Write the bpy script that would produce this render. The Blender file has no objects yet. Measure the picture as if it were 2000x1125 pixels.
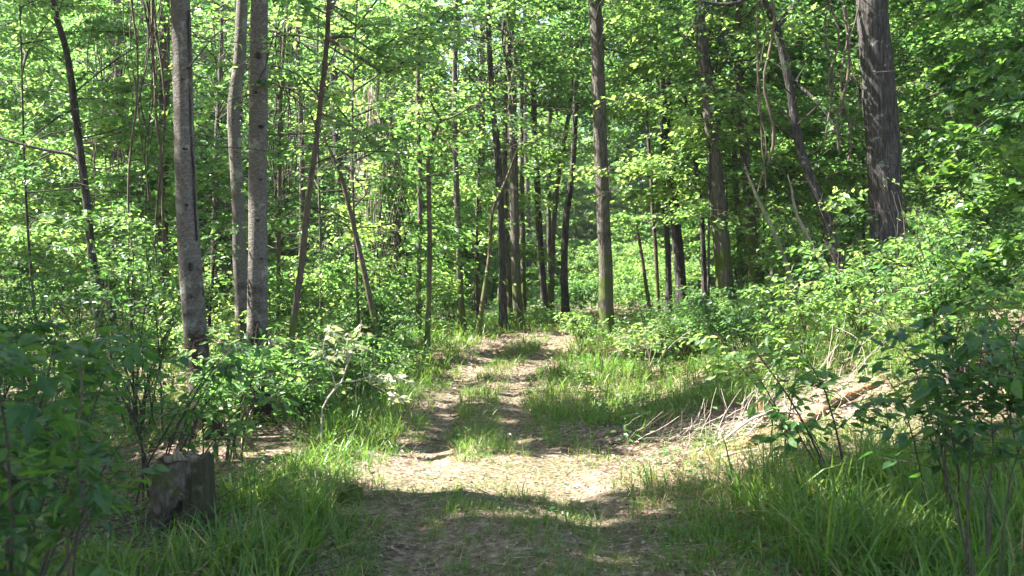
import bpy, math
import numpy as np
from mathutils import Vector

rng = np.random.default_rng(11)
SC = bpy.context.scene
COL = SC.collection

# ------------------------------------------------------------------ camera, sky, sun, exposure
EYE = 1.55
FPX = 1944.0
cam_d = bpy.data.cameras.new("camera")
cam = bpy.data.objects.new("camera", cam_d)
COL.objects.link(cam)
cam.location = (0, 0, EYE)
cam.rotation_euler = (math.radians(90), 0, 0)
cam_d.lens = 35.0
cam_d.sensor_width = 36.0
cam_d.clip_start = 0.05
cam_d.clip_end = 2000
cam_d.dof.use_dof = True
cam_d.dof.focus_distance = 12.5
cam_d.dof.aperture_fstop = 4.5
SC.camera = cam

SUN = np.array([-0.62, 0.08, 0.80])
SUN /= np.linalg.norm(SUN)
world = bpy.data.worlds.new("World")
SC.world = world
world.use_nodes = True
wn = world.node_tree.nodes
sky = wn.new("ShaderNodeTexSky")
sky.sky_type = 'NISHITA'
sky.sun_disc = False
sky.sun_elevation = math.asin(SUN[2])
sky.sun_rotation = math.atan2(SUN[0], SUN[1])
sky.air_density = 1.0
sky.dust_density = 2.0
wn["Background"].inputs["Strength"].default_value = 0.08
world.node_tree.links.new(sky.outputs[0], wn["Background"].inputs["Color"])

sun_d = bpy.data.lights.new("sun", 'SUN')
sun_d.energy = 5.0
sun_d.angle = math.radians(0.5)
sun_d.color = (1.0, 0.965, 0.91)
sun = bpy.data.objects.new("sun", sun_d)
COL.objects.link(sun)
sun.rotation_euler = Vector(SUN).to_track_quat('Z', 'Y').to_euler()

SC.view_settings.view_transform = 'Standard'
SC.view_settings.look = 'None'
SC.view_settings.exposure = 3.12
SC.view_settings.gamma = 1.0
try:
    SC.cycles.max_bounces = 8
    SC.cycles.diffuse_bounces = 5
    SC.cycles.transmission_bounces = 6
    SC.cycles.glossy_bounces = 2
    SC.cycles.sample_clamp_indirect = 6.0
    SC.cycles.use_denoising = True
    SC.cycles.debug_bvh_type = 'STATIC_BVH'
except Exception as e:
    print(e)


# ------------------------------------------------------------------ terrain
def sm(t):
    t = np.clip(t, 0, 1)
    return t * t * (3 - 2 * t)


PY = [-10, 0, 5.5, 8.2, 10.5, 13.3, 15.3, 17.5, 19.5, 21, 23, 26, 32, 60, 200]
PX = [0.2, 0.1, 0.05, -0.15, -0.38, -0.44, -0.28, 0.1, 0.5, 0.95, 1.7, 3.2, 7, 24, 110]


def path_x(y):
    return np.interp(y, PY, PX)


def half_w(y):
    return np.interp(y, [5, 8.3, 10.3, 13, 17, 22], [.92, 1.05, .66, .68, .72, .58])


def ground_z(x, y):
    x = np.asarray(x, float)
    y = np.asarray(y, float)
    z = 0.66 * sm((y - 12) / 9.5) + 0.35 * sm((y - 22) / 16) + 1.2 * sm((y - 45) / 60) + 9 * sm((y - 90) / 200)
    u = x - path_x(y)
    z = z + 1.4 * sm((u - 0.95) / 6.0) * sm((y - 3) / 8.5) + 2.0 * sm((u - 6) / 25)
    z = z - 0.12 * sm((-u - 1.0) / 6) + 2.0 * sm((-u - 25) / 60)
    z = z + 0.045 * np.sin(x * 1.7 + 0.6 * np.sin(y * 0.9)) * np.sin(y * 1.3 + 1) + 0.02 * np.sin(x * 4.1 + y * 2.2)
    # two wheel ruts, a hair lower than the strip between them
    w = np.where(y < 30, 1, 0)
    z = z - 0.045 * w * (np.exp(-((np.abs(u) - 0.58 * half_w(y)) / 0.2) ** 2))
    return z


def P(px, py, d):
    """A point seen at photograph pixel (px, py), d metres away: each thing gets its own real depth."""
    return np.array([(px - 1000) / FPX * d, d, EYE - (py - 562.5) / FPX * d])


def vis(p, m=60):
    y = np.maximum(p[:, 1], 0.3)
    u = p[:, 0] / y * FPX + 1000
    v = 562.5 - (p[:, 2] - EYE) * FPX / y
    return (p[:, 1] > 0.3) & (u > -m) & (u < 2000 + m) & (v > -m) & (v < 1125 + m)


# gaps in the leaf canopy: where the sun reaches the forest floor (x, y, z on the ground, radius)
GAPS = []


def gap(px, py, d, r):
    p = P(px, py, d)
    GAPS.append((p[0], p[1], p[2], r))


for k_g, (dd, x0, x1) in enumerate(((7.75, 790, 1060), (8.1, 735, 1180), (8.45, 730, 1200), (8.8, 770, 1150))):
    for q in range(x0, x1, 46):
        gap(q + 9 * k_g, 562.5 + 1.55 * FPX / dd, dd, 0.34)
for a in [(1250, 950, 8, .3), (1320, 900, 8.4, .35), (1440, 890, 8.6, .5), (1530, 860, 8.8, .55), (1640, 850, 9, .55),
          (1740, 850, 9, .5), (1830, 870, 8.8, .4), (1480, 790, 9.6, .45), (1580, 770, 9.8, .5), (1690, 720, 10, .5), (1870, 725, 8.6, .35),
          (900, 772, 14, .5), (980, 760, 14.2, .5), (860, 785, 13.6, .45), (1040, 765, 14, .4), (950, 735, 15.6, .5), (1010, 725, 16, .5), (1060, 710, 16.5, .5), (800, 900, 8.9, .3), (1210, 900, 8.8, .4), (1260, 870, 9.2, .35),
          (1380, 860, 9.2, .5), (1450, 830, 9.4, .5), (1560, 890, 8.4, .4), (1660, 890, 8.4, .4), (1760, 900, 8.3, .4), (1900, 900, 8.3, .4), (1800, 800, 9.2, .5), (1200, 775, 12.4, .3), (1310, 760, 12.8, .3), (1130, 660, 18, .45), (1200, 640, 19, .5),
          (1060, 672, 20, .28), (1090, 655, 21, .35), (940, 715, 17, .35), (850, 848, 11, .18), (880, 815, 12, .15), (1000, 830, 11.6, .14), (1050, 870, 10.3, .15),
          (1700, 1010, 6.2, .22), (1850, 1060, 5.6, .2), (1480, 1000, 6.6, .18), (1260, 985, 7, .2), (520, 1000, 6.9, .16), (640, 1030, 6.6, .14), (1000, 1010, 6.6, .12), (1190, 1080, 5.7, .14), (880, 1010, 6.6, .1), (1120, 1000, 6.8, .15),
          (690, 650, 9.5, .4), (640, 680, 9.5, .4), (700, 740, 9.5, .4), (770, 745, 9.5, .35), (700, 790, 10.6, .3),
          (270, 390, 11, .55), (230, 420, 11, .45), (320, 440, 10.6, .35), (180, 470, 10.5, .4),
          (1150, 690, 15.5, .5), (1220, 700, 15, .42), (1300, 720, 14.5, .42), (1180, 740, 13.5, .36), (1100, 740, 14, .3), (1250, 650, 17, .5), (1380, 690, 14.5, .36),
          (860, 690, 17, .6), (800, 740, 14.5, .5), (930, 670, 19, .6), (870, 730, 15.5, .4), (780, 770, 13, .3),
          (1560, 610, 11, .6), (1650, 590, 11.5, .6), (1480, 650, 11, .5), (1700, 540, 12, .8), (1800, 500, 11.5, .9), (1900, 560, 9.5, .6), (1950, 330, 9, .5), (1920, 640, 9, .5),
          (1400, 640, 13, .5), (1340, 600, 14.5, .6), (1120, 590, 19, .7), (1250, 580, 20, 1.0), (1320, 560, 24, 1.5),
          (450, 885, 9.2, .28), (330, 880, 9.2, .2), (440, 610, 9, .35), (510, 640, 9.2, .3), (380, 660, 8.2, .25),
          (620, 900, 8.6, .25), (600, 960, 7.2, .2), (560, 880, 8.8, .2), (760, 880, 9.2, .25),
          (1220, 540, 36, 3.5), (1250, 500, 40, 3.5), (1230, 560, 30, 2.6), (1200, 520, 44, 4), (1260, 540, 47, 4), (1215, 440, 50, 4.5), (1260, 430, 42, 3.5), (1210, 470, 33, 2.6), (650, 470, 22, 3), (720, 380, 22, 2.5), (600, 560, 20, 2), (700, 560, 19, 1.6),
          (150, 520, 16, 1.5), (60, 430, 16, 1.5), (450, 480, 20, 1.5), (300, 520, 14, 1), (800, 560, 24, 2), (880, 420, 27, 2)]:
    gap(*a)
rg = np.random.default_rng(42)
for i in range(44):      # holes in the crowns further back, lighting clumps of the understory
    gap(rg.uniform(80, 2000) if i % 3 == 0 else rg.uniform(650, 2000), rg.uniform(30, 470), rg.uniform(16, 34), rg.uniform(.5, 1.15))
GAPS = np.array(GAPS)


rg2 = np.random.default_rng(8)


def sun_keep(p, t0=.7, pad=0.0):
    """False for leaves that would stand in a sun gap."""
    keep = np.ones(len(p), bool)
    for gx, gy, gz, r in GAPS:
        v = p - np.array([gx, gy, gz])
        near = (v[:, 0] < 3) & (v[:, 0] > -20) & (np.abs(v[:, 1]) < 6)
        idx = np.nonzero(near & keep)[0]
        if len(idx) == 0:
            continue
        t = v[idx] @ SUN
        q = v[idx] - t[:, None] * SUN
        rr = r * (0.75 + 0.45 * np.sin(q[:, 0] * 9 / r * .35 + gy) * np.sin(q[:, 1] * 8 / r * .35 + gx * 3) + 0.15)
        rr = rr * rg2.uniform(.72, 1.18, len(idx))
        rr = rr + (pad[idx] if isinstance(pad, np.ndarray) else pad)
        bad = (t > t0) & ((q ** 2).sum(1) < rr * rr)
        keep[idx[bad]] = False
    return keep


# ------------------------------------------------------------------ mesh builder
class MB:
    def __init__(self):
        self.v, self.t, self.m, self.ti, self.s = [], [], [], [], []
        self.n = 0

    def add(self, v, t, mat=0, tint=0.5, smooth=False):
        v = np.asarray(v, np.float32).reshape(-1, 3)
        t = np.asarray(t, np.int64).reshape(-1, 3)
        if len(t) == 0:
            return
        self.v.append(v)
        self.t.append(t + self.n)
        self.n += len(v)
        self.m.append(np.full(len(t), mat, np.int32))
        self.ti.append(np.broadcast_to(np.asarray(tint, np.float32), (len(t),)))
        self.s.append(np.full(len(t), smooth, bool))

    def build(self, name, mats, parent=None, origin=None):
        me = bpy.data.meshes.new(name)
        if self.n:
            v = np.concatenate(self.v)
            t = np.concatenate(self.t)
            if origin is None:
                origin = np.zeros(3)
            v = v - np.asarray(origin, np.float32)
            me.vertices.add(len(v))
            me.vertices.foreach_set("co", v.astype(np.float32).ravel())
            me.loops.add(t.size)
            me.loops.foreach_set("vertex_index", t.astype(np.int32).ravel())
            me.polygons.add(len(t))
            me.polygons.foreach_set("loop_start", np.arange(len(t), dtype=np.int32) * 3)
            me.polygons.foreach_set("material_index", np.concatenate(self.m))
            me.polygons.foreach_set("use_smooth", np.concatenate(self.s))
            a = me.attributes.new("tint", 'FLOAT', 'FACE')
            a.data.foreach_set("value", np.concatenate(self.ti).astype(np.float32))
            me.update(calc_edges=True)
        for m in (mats if isinstance(mats, (list, tuple)) else [mats]):
            me.materials.append(m)
        o = bpy.data.objects.new(name, me)
        COL.objects.link(o)
        if parent is not None:
            o.parent = parent
        elif origin is not None:
            o.location = origin
        return o

    # tubes: polys (n, m, 3), radii (n, m)
    def tubes(self, polys, radii, sides=6, mat=0, wob=0.0, cap=True, seed=0, lobes=None):
        polys = np.asarray(polys, float)
        if polys.ndim == 2:
            polys = polys[None]
        radii = np.asarray(radii, float)
        if radii.ndim == 1:
            radii = radii[None]
        n, m, _ = polys.shape
        tg = np.gradient(polys, axis=1)
        tg /= np.linalg.norm(tg, axis=2, keepdims=True) + 1e-9
        mean = tg.mean(1)
        ref = np.where(np.abs(mean[:, 2:3]) > 0.7, np.array([[1.0, 0.13, 0]]), np.array([[0.0, 0, 1]]))[:, None, :]
        b = np.cross(tg, np.broadcast_to(ref, tg.shape))
        b /= np.linalg.norm(b, axis=2, keepdims=True) + 1e-9
        c = np.cross(tg, b)
        a = np.linspace(0, 2 * math.pi, sides, endpoint=False)
        r = radii[:, :, None] * np.ones(sides)
        if wob:
            h = np.cumsum(np.linalg.norm(np.diff(polys, axis=1, prepend=polys[:, :1]), axis=2), axis=1)[:, :, None]
            r = r * (1 + wob * (np.sin(a * 3 + seed + h * 0.6) * 0.5 + np.sin(a * 2 + 1.3 * seed - h * 2.1) * 0.6 + np.sin(a * 5 + seed * 2 + h * 4.3) * .35))
        if lobes is not None:
            r = r * (1 + np.asarray(lobes)[None, :, None] * (.6 * np.maximum(np.cos(a * 4 + seed), -.4) + .4 * np.cos(a * 3 + 2 * seed)))
        v = polys[:, :, None, :] + r[..., None] * (np.cos(a)[None, None, :, None] * b[:, :, None, :] + np.sin(a)[None, None, :, None] * c[:, :, None, :])
        i = np.arange(n)[:, None, None] * (m * sides) + np.arange(m - 1)[None, :, None] * sides
        j = np.arange(sides)[None, None, :]
        j2 = (j + 1) % sides
        A, B, C, D = i + j, i + j2, i + sides + j2, i + sides + j
        t = np.concatenate([np.stack([A, C, B], -1).reshape(-1, 3), np.stack([A, D, C], -1).reshape(-1, 3)])
        self.add(v.reshape(-1, 3), t, mat, 0.5, True)
        if cap and sides > 3:
            for e in (0, m - 1):
                ring = v[:, e]
                cen = ring.mean(1, keepdims=True)
                vv = np.concatenate([ring, cen], 1)
                k = np.arange(n)[:, None] * (sides + 1)
                jj = np.arange(sides)[None]
                tt = np.stack([k + jj, k + (jj + 1) % sides, np.broadcast_to(k + sides, (n, sides))], -1)
                self.add(vv.reshape(-1, 3), tt.reshape(-1, 3), mat, 0.5, False)

    # leaves: base point, axis, normal, length, width
    def leaves(self, p, ax, nr, L, W, tint, mat=1, kind='leaf', fold=0.25):
        n = len(p)
        if n == 0:
            return
        ax = ax / (np.linalg.norm(ax, axis=1, keepdims=True) + 1e-9)
        b = np.cross(nr, ax)
        b /= np.linalg.norm(b, axis=1, keepdims=True) + 1e-9
        nn = np.cross(ax, b)
        if kind == 'leaf':
            co = np.array([(0, 0, 0), (.5, .42, 1), (0, 1, -.6), (-.5, .42, 1)])
            tr = np.array([(0, 1, 2), (0, 2, 3)])
        elif kind == 'fine':
            co = np.array([(0, 0, 0), (.36, .2, .8), (.5, .48, 1), (.27, .78, .4), (0, 1, -.9), (-.27, .78, .4), (-.5, .48, 1), (-.36, .2, .8), (0, .5, 0)])
            tr = np.array([(0, 1, 8), (1, 2, 8), (2, 3, 8), (3, 4, 8), (4, 5, 8), (5, 6, 8), (6, 7, 8), (7, 0, 8)])
        else:  # five-lobed leaf
            co = np.array([(0, 0, 0), (.42, .02, .2), (.24, .3, .2), (.62, .52, .6), (.22, .56, .1), (0, 1, -.5), (-.22, .56, .1), (-.62, .52, .6), (-.24, .3, .2), (-.42, .02, .2), (0, .4, 0)])
            tr = np.array([(i, i + 1, 10) for i in range(9)] + [(9, 0, 10)])
        L = np.asarray(L)[:, None, None]
        W = np.asarray(W)[:, None, None]
        v = p[:, None, :] + co[None, :, 0:1] * W * b[:, None, :] + co[None, :, 1:2] * L * ax[:, None, :] + co[None, :, 2:3] * (fold * .5 * W) * nn[:, None, :]
        t = tr[None] + (np.arange(n) * len(co))[:, None, None]
        self.add(v.reshape(-1, 3), t.reshape(-1, 3), mat, np.repeat(np.asarray(tint, np.float32), len(tr)), False)


# ------------------------------------------------------------------ materials
def new_mat(name):
    m = bpy.data.materials.new(name)
    m.use_nodes = True
    nt = m.node_tree
    for n in list(nt.nodes):
        nt.nodes.remove(n)
    out = nt.nodes.new("ShaderNodeOutputMaterial")
    return m, nt, out


def node(nt, typ, **kw):
    n = nt.nodes.new(typ)
    for k, v in kw.items():
        if k in n.inputs:
            n.inputs[k].default_value = v
        else:
            setattr(n, k, v)
    return n


def ramp(nt, src, stops):
    r = nt.nodes.new("ShaderNodeValToRGB")
    e = r.color_ramp.elements
    while len(e) > 1:
        e.remove(e[-1])
    e[0].position = stops[0][0]
    e[0].color = (*stops[0][1], 1)
    for pos, c in stops[1:]:
        x = e.new(pos)
        x.color = (*c, 1)
    nt.links.new(src, r.inputs[0])
    return r.outputs[0]


def mixc(nt, f, a, b, blend='MIX'):
    m = nt.nodes.new("ShaderNodeMix")
    m.data_type = 'RGBA'
    m.blend_type = blend
    for sock, val in ((m.inputs[0], f), (m.inputs[6], a), (m.inputs[7], b)):
        if isinstance(val, (int, float)):
            sock.default_value = val
        elif isinstance(val, tuple):
            sock.default_value = (*val, 1)
        else:
            nt.links.new(val, sock)
    return m.outputs[2]


def leaf_mat(name, dark, light, tr_dark, tr_light, trans=0.46, rough=0.42, spec=0.35):
    m, nt, out = new_mat(name)
    at = node(nt, "ShaderNodeAttribute", attribute_name="tint")
    f = at.outputs["Fac"]
    c = ramp(nt, f, [(0, dark), (1, light)])
    ct = ramp(nt, f, [(0, tr_dark), (1, tr_light)])
    tc = node(nt, "ShaderNodeTexCoord")
    nz = node(nt, "ShaderNodeTexNoise", Scale=42.0, Detail=3.0, Roughness=.7)
    nt.links.new(tc.outputs["Object"], nz.inputs["Vector"])
    mot = ramp(nt, nz.outputs["Fac"], [(.32, (.62, .66, .6)), (.5, (1, 1, 1)), (.72, (1.35, 1.2, 1.0))])
    c = mixc(nt, 1.0, c, mot, 'MULTIPLY')
    ct = mixc(nt, 1.0, ct, mot, 'MULTIPLY')
    bs = node(nt, "ShaderNodeBsdfPrincipled", Roughness=rough)
    bs.inputs["Specular IOR Level"].default_value = spec
    nt.links.new(c, bs.inputs["Base Color"])
    tl = node(nt, "ShaderNodeBsdfTranslucent")
    nt.links.new(ct, tl.inputs["Color"])
    mx = node(nt, "ShaderNodeMixShader")
    mx.inputs[0].default_value = trans
    nt.links.new(bs.outputs[0], mx.inputs[1])
    nt.links.new(tl.outputs[0], mx.inputs[2])
    nt.links.new(mx.outputs[0], out.inputs[0])
    return m


def bark_mat(name, cols, zs=0.18, scale=22, lichen=None, lamt=0.55, moss=None, bump=0.6, furrow=True):
    m, nt, out = new_mat(name)
    tc = node(nt, "ShaderNodeTexCoord")
    mp = node(nt, "ShaderNodeMapping")
    mp.inputs["Scale"].default_value = (1, 1, zs)
    nt.links.new(tc.outputs["Object"], mp.inputs[0])
    n1 = node(nt, "ShaderNodeTexNoise", Scale=scale, Detail=6.0, Roughness=0.65)
    nt.links.new(mp.outputs[0], n1.inputs["Vector"])
    vo = node(nt, "ShaderNodeTexVoronoi", Scale=scale * 0.9)
    vo.feature = 'DISTANCE_TO_EDGE'
    dm = node(nt, "ShaderNodeVectorMath", operation='ADD')
    sc_ = node(nt, "ShaderNodeVectorMath", operation='SCALE')
    sc_.inputs["Scale"].default_value = 0.08
    nt.links.new(n1.outputs["Color"], sc_.inputs[0])
    nt.links.new(mp.outputs[0], dm.inputs[0])
    nt.links.new(sc_.outputs[0], dm.inputs[1])
    nt.links.new(dm.outputs[0], vo.inputs["Vector"])
    c = ramp(nt, n1.outputs["Fac"], [(0.25, cols[0]), (0.5, cols[1]), (0.75, cols[2])])
    if furrow:
        fr = ramp(nt, vo.outputs["Distance"], [(0.0, (.45, .42, .4)), (0.12, (1, 1, 1))])
        c = mixc(nt, 1.0, c, fr, 'MULTIPLY')
    n2 = node(nt, "ShaderNodeTexNoise", Scale=5.0, Detail=8.0, Roughness=0.7)
    nt.links.new(tc.outputs["Object"], n2.inputs["Vector"])
    if lichen:
        f = ramp(nt, n2.outputs["Fac"], [(lamt, (0, 0, 0)), (lamt + 0.06, (1, 1, 1))])
        c = mixc(nt, f, c, lichen)
    if moss:
        n3 = node(nt, "ShaderNodeTexNoise", Scale=2.3, Detail=7.0, Roughness=0.7)
        nt.links.new(tc.outputs["Object"], n3.inputs["Vector"])
        sx = node(nt, "ShaderNodeSeparateXYZ")
        nt.links.new(tc.outputs["Object"], sx.inputs[0])
        mr = node(nt, "ShaderNodeMapRange")
        mr.inputs[1].default_value = 0
        mr.inputs[2].default_value = 2.2
        mr.inputs[3].default_value = 0.24
        mr.inputs[4].default_value = -0.06
        nt.links.new(sx.outputs[2], mr.inputs[0])
        ad = node(nt, "ShaderNodeMath", operation='ADD')
        nt.links.new(n3.outputs["Fac"], ad.inputs[0])
        nt.links.new(mr.outputs[0], ad.inputs[1])
        f = ramp(nt, ad.outputs[0], [(0.55, (0, 0, 0)), (0.66, (1, 1, 1))])
        c = mixc(nt, f, c, moss)
    bs = node(nt, "ShaderNodeBsdfPrincipled", Roughness=0.9)
    bs.inputs["Specular IOR Level"].default_value = 0.15
    nt.links.new(c, bs.inputs["Base Color"])
    hm = node(nt, "ShaderNodeMath", operation='ADD')
    mu = node(nt, "ShaderNodeMath", operation='MULTIPLY')
    mu.inputs[1].default_value = 1.6 if furrow else 0.1
    nt.links.new(vo.outputs["Distance"], mu.inputs[0])
    nt.links.new(n1.outputs["Fac"], hm.inputs[0])
    nt.links.new(mu.outputs[0], hm.inputs[1])
    bp = node(nt, "ShaderNodeBump", Strength=bump, Distance=0.03)
    nt.links.new(hm.outputs[0], bp.inputs["Height"])
    nt.links.new(bp.outputs[0], bs.inputs["Normal"])
    nt.links.new(bs.outputs[0], out.inputs[0])
    return m


BARK_GREY = bark_mat("bark_grey", [(.05, .043, .036), (.12, .106, .09), (.20, .18, .155)], zs=1.7, scale=30, lichen=(.20, .20, .165), lamt=.56, moss=(.04, .028, .02), bump=.9, furrow=False)
BARK_BROWN = bark_mat("bark_brown", [(.05, .042, .034), (.11, .095, .080), (.20, .18, .155)], zs=.15, scale=26, lichen=(.26, .26, .21), lamt=.62, moss=(.07, .09, .02))
BARK_DARK = bark_mat("bark_dark", [(.03, .026, .024), (.068, .060, .055), (.15, .138, .125)], zs=.13, scale=24, lichen=(.22, .22, .2), lamt=.6, bump=1.0)
BARK_THIN = bark_mat("bark_thin", [(.04, .03, .022), (.085, .065, .048), (.15, .12, .09)], zs=.3, scale=30, moss=(.08, .10, .025), bump=.4, furrow=False)
BARK_PALE = bark_mat("bark_pale", [(.13, .10, .08), (.22, .18, .145), (.33, .29, .24)], zs=.2, scale=30, bump=.4, furrow=False)
TWIG = bark_mat("twig", [(.03, .024, .019), (.055, .044, .035), (.09, .075, .06)], zs=.5, scale=40, bump=.2, furrow=False)
TWIG_PALE = bark_mat("twig_pale", [(.24, .19, .15), (.34, .28, .23), (.45, .39, .33)], zs=.5, scale=40, bump=.2, furrow=False)
ROTTEN = bark_mat("rotten_wood", [(.08, .045, .028), (.20, .115, .065), (.30, .20, .13)], zs=.2, scale=20, bump=.8, furrow=False)
STUMPWOOD = bark_mat("stump_wood", [(.13, .095, .07), (.34, .265, .2), (.5, .42, .33)], zs=.07, scale=30, moss=(.06, .055, .03), bump=1.4, furrow=False)
MOSSY = bark_mat("mossy_bark", [(.035, .03, .024), (.10, .085, .068), (.19, .165, .14)], zs=.5, scale=26, lichen=(.065, .085, .022), lamt=.53, bump=1.6, furrow=False)
ROCK = bark_mat("rock", [(.09, .085, .075), (.17, .16, .145), (.25, .24, .22)], zs=1, scale=14, bump=.5, furrow=False)

LEAF = leaf_mat("leaf_green", (.030, .078, .028), (.075, .145, .038), (.095, .265, .055), (.28, .50, .11))
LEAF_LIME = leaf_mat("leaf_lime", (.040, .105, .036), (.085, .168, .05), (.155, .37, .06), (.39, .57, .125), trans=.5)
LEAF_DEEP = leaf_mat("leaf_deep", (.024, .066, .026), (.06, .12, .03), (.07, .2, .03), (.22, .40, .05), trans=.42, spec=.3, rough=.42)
LEAF_SUN_PALE = leaf_mat("leaf_sun_pale", (.14, .18, .09), (.32, .34, .22), (.2, .30, .10), (.4, .44, .2), trans=.3, spec=.8, rough=.35)  # the sun's white sheen on the sapling's leaves, painted into their base colour
GRASS = leaf_mat("grass_blade", (.035, .10, .018), (.12, .19, .035), (.10, .26, .02), (.30, .42, .06), trans=.4, rough=.45)
STRAW = leaf_mat("dry_grass_blade", (.16, .15, .06), (.42, .34, .19), (.2, .2, .06), (.4, .33, .16), trans=.3, rough=.7, spec=.1)
DEADLEAF = leaf_mat("dead_leaf", (.09, .055, .038), (.34, .25, .19), (.12, .06, .03), (.3, .2, .12), trans=.12, rough=.7, spec=.2)


def ground_mat(name, path):
    m, nt, out = new_mat(name)
    tc = node(nt, "ShaderNodeTexCoord")
    n1 = node(nt, "ShaderNodeTexNoise", Scale=0.9, Detail=8.0, Roughness=0.62)
    n2 = node(nt, "ShaderNodeTexNoise", Scale=14.0, Detail=8.0, Roughness=0.7)
    n3 = node(nt, "ShaderNodeTexNoise", Scale=70.0, Detail=4.0, Roughness=0.7)
    vo = node(nt, "ShaderNodeTexVoronoi", Scale=22.0, Randomness=1.0)
    for n in (n1, n2, n3, vo):
        nt.links.new(tc.outputs["Object"], n.inputs["Vector"])
    if path:
        c = ramp(nt, n2.outputs["Fac"], [(.3, (.075, .052, .036)), (.5, (.18, .13, .092)), (.7, (.40, .33, .25))])
        c2 = ramp(nt, n3.outputs["Fac"], [(.35, (.5, .46, .42)), (.55, (1, 1, 1))])
        c = mixc(nt, .8, c, c2, 'MULTIPLY')
        f = ramp(nt, n1.outputs["Fac"], [(.42, (0, 0, 0)), (.6, (.7, .7, .7))])
        c = mixc(nt, f, c, (.075, .075, .035))
    else:
        cc = ramp(nt, vo.outputs["Color"], [(.1, (.055, .038, .028)), (.4, (.13, .09, .065)), (.7, (.23, .165, .125)), (.95, (.33, .26, .21))])
        c2 = ramp(nt, n2.outputs["Fac"], [(.3, (.35, .33, .3)), (.6, (1, 1, 1))])
        c = mixc(nt, .8, cc, c2, 'MULTIPLY')
        f = ramp(nt, n1.outputs["Fac"], [(.5, (0, 0, 0)), (.62, (.65, .65, .65))])
        c = mixc(nt, f, c, (.045, .065, .02))
    bs = node(nt, "ShaderNodeBsdfPrincipled", Roughness=0.95)
    bs.inputs["Specular IOR Level"].default_value = 0.1
    nt.links.new(c, bs.inputs["Base Color"])
    ad = node(nt, "ShaderNodeMath", operation='ADD')
    nt.links.new(n2.outputs["Fac"], ad.inputs[0])
    nt.links.new(vo.outputs["Distance"], ad.inputs[1])
    bp = node(nt, "ShaderNodeBump", Strength=.8, Distance=0.04)
    nt.links.new(ad.outputs[0], bp.inputs["Height"])
    nt.links.new(bp.outputs[0], bs.inputs["Normal"])
    nt.links.new(bs.outputs[0], out.inputs[0])
    return m


GROUND = ground_mat("forest_floor", False)
PATHM = ground_mat("path_soil", True)


# ------------------------------------------------------------------ tagging
def tag(o, label=None, cat=None, group=None, kind=None):
    if label:
        o["label"] = label
    if cat:
        o["category"] = cat
    if group:
        o["group"] = group
    if kind:
        o["kind"] = kind
    return o


def empty(name, loc):
    o = bpy.data.objects.new(name, None)
    COL.objects.link(o)
    o.location = loc
    o.empty_display_size = 0.2
    return o


# ------------------------------------------------------------------ ground and path
def axis(fine0, fine1, step, lim0, lim1):
    a = [fine0]
    mid = list(np.arange(fine0, fine1, step))
    s, x, right = step, fine1, []
    while x < lim1:
        right.append(x)
        s *= 1.25
        x += s
    right.append(lim1)
    s, x, left = step, fine0 - step, []
    while x > lim0:
        left.append(x)
        s *= 1.25
        x -= s
    left.append(lim0)
    return np.array(left[::-1] + mid + right)


def sheet(name, X, Y, Z, mat):
    b = MB()
    ny, nx = X.shape
    i = np.arange(ny - 1)[:, None] * nx + np.arange(nx - 1)[None]
    t = np.concatenate([np.stack([i, i + 1, i + nx + 1], -1).reshape(-1, 3), np.stack([i, i + nx + 1, i + nx], -1).reshape(-1, 3)])
    b.add(np.stack([X, Y, Z], -1).reshape(-1, 3), t, 0, .5, True)
    return b.build(name, mat)


gx = axis(-12, 12, .12, -170, 170)
gy = axis(2, 32, .12, -60, 200)
X, Y = np.meshgrid(gx, gy)
tag(sheet("ground", X, Y, ground_z(X, Y), GROUND), "brown leaf-littered forest floor with dark soil", "ground", kind="structure")

yy = np.arange(-3, 34, .1)
tt = np.linspace(-1, 1, 25)
wL = 1.02 + .16 * np.sin(yy * 1.9) + .1 * np.sin(yy * 4.7 + 1) + .05 * np.sin(yy * 11)
wR = 1.05 + .18 * np.sin(yy * 1.6 + 2) + .1 * np.sin(yy * 5.1) + .05 * np.sin(yy * 12.3)
shr = half_w(yy)
XX = path_x(yy)[:, None] + np.where(tt < 0, wL[:, None], wR[:, None]) * shr[:, None] * tt[None]
YY = np.broadcast_to(yy[:, None], XX.shape)
ZZ = ground_z(XX, YY) + .014 - .05 * np.abs(tt[None]) ** 8
tag(sheet("path", XX, YY, ZZ, PATHM), "pale sandy two-rut forest track leading away over a rise", "path", kind="structure")


# ------------------------------------------------------------------ foliage
# lines of sight kept open to the trunks that stand clear in the photograph: few twigs grow in front of them
CLEAR = [([(375, 870), (375, 1045)], 55, 6.3, 1.0), ([(1162, 0), (1168, 120), (1171, 250), (1177, 400), (1183, 540), (1183, 640)], 22, 19.5, .85), ([(1703, -10), (1721, 250), (1733, 470)], 42, 16.5, .85),
         ([(1517, 52), (1545, 180), (1580, 340), (1640, 520)], 18, 16, .85), ([(1366, 60), (1386, 230), (1404, 420), (1412, 500)], 22, 19, .7),
         ([(352, 0), (359, 220), (368, 450), (383, 640)], 26, 10.2, .75), ([(507, 0), (504, 300), (503, 640)], 24, 11.2, .75), ([(643, 0), (625, 210), (600, 410), (570, 650)], 14, 11.8, .65),
         ([(108, 20), (140, 160), (174, 420)], 13, 16, .7), ([(836, 310), (838, 400), (834, 660)], 12, 17.5, .7), ([(1006, 300), (1014, 640)], 14, 22, .7), ([(974, 300), (983, 640)], 12, 20.5, .6), ([(1444, 0), (1456, 320), (1470, 480)], 14, 20, .6)]


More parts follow.
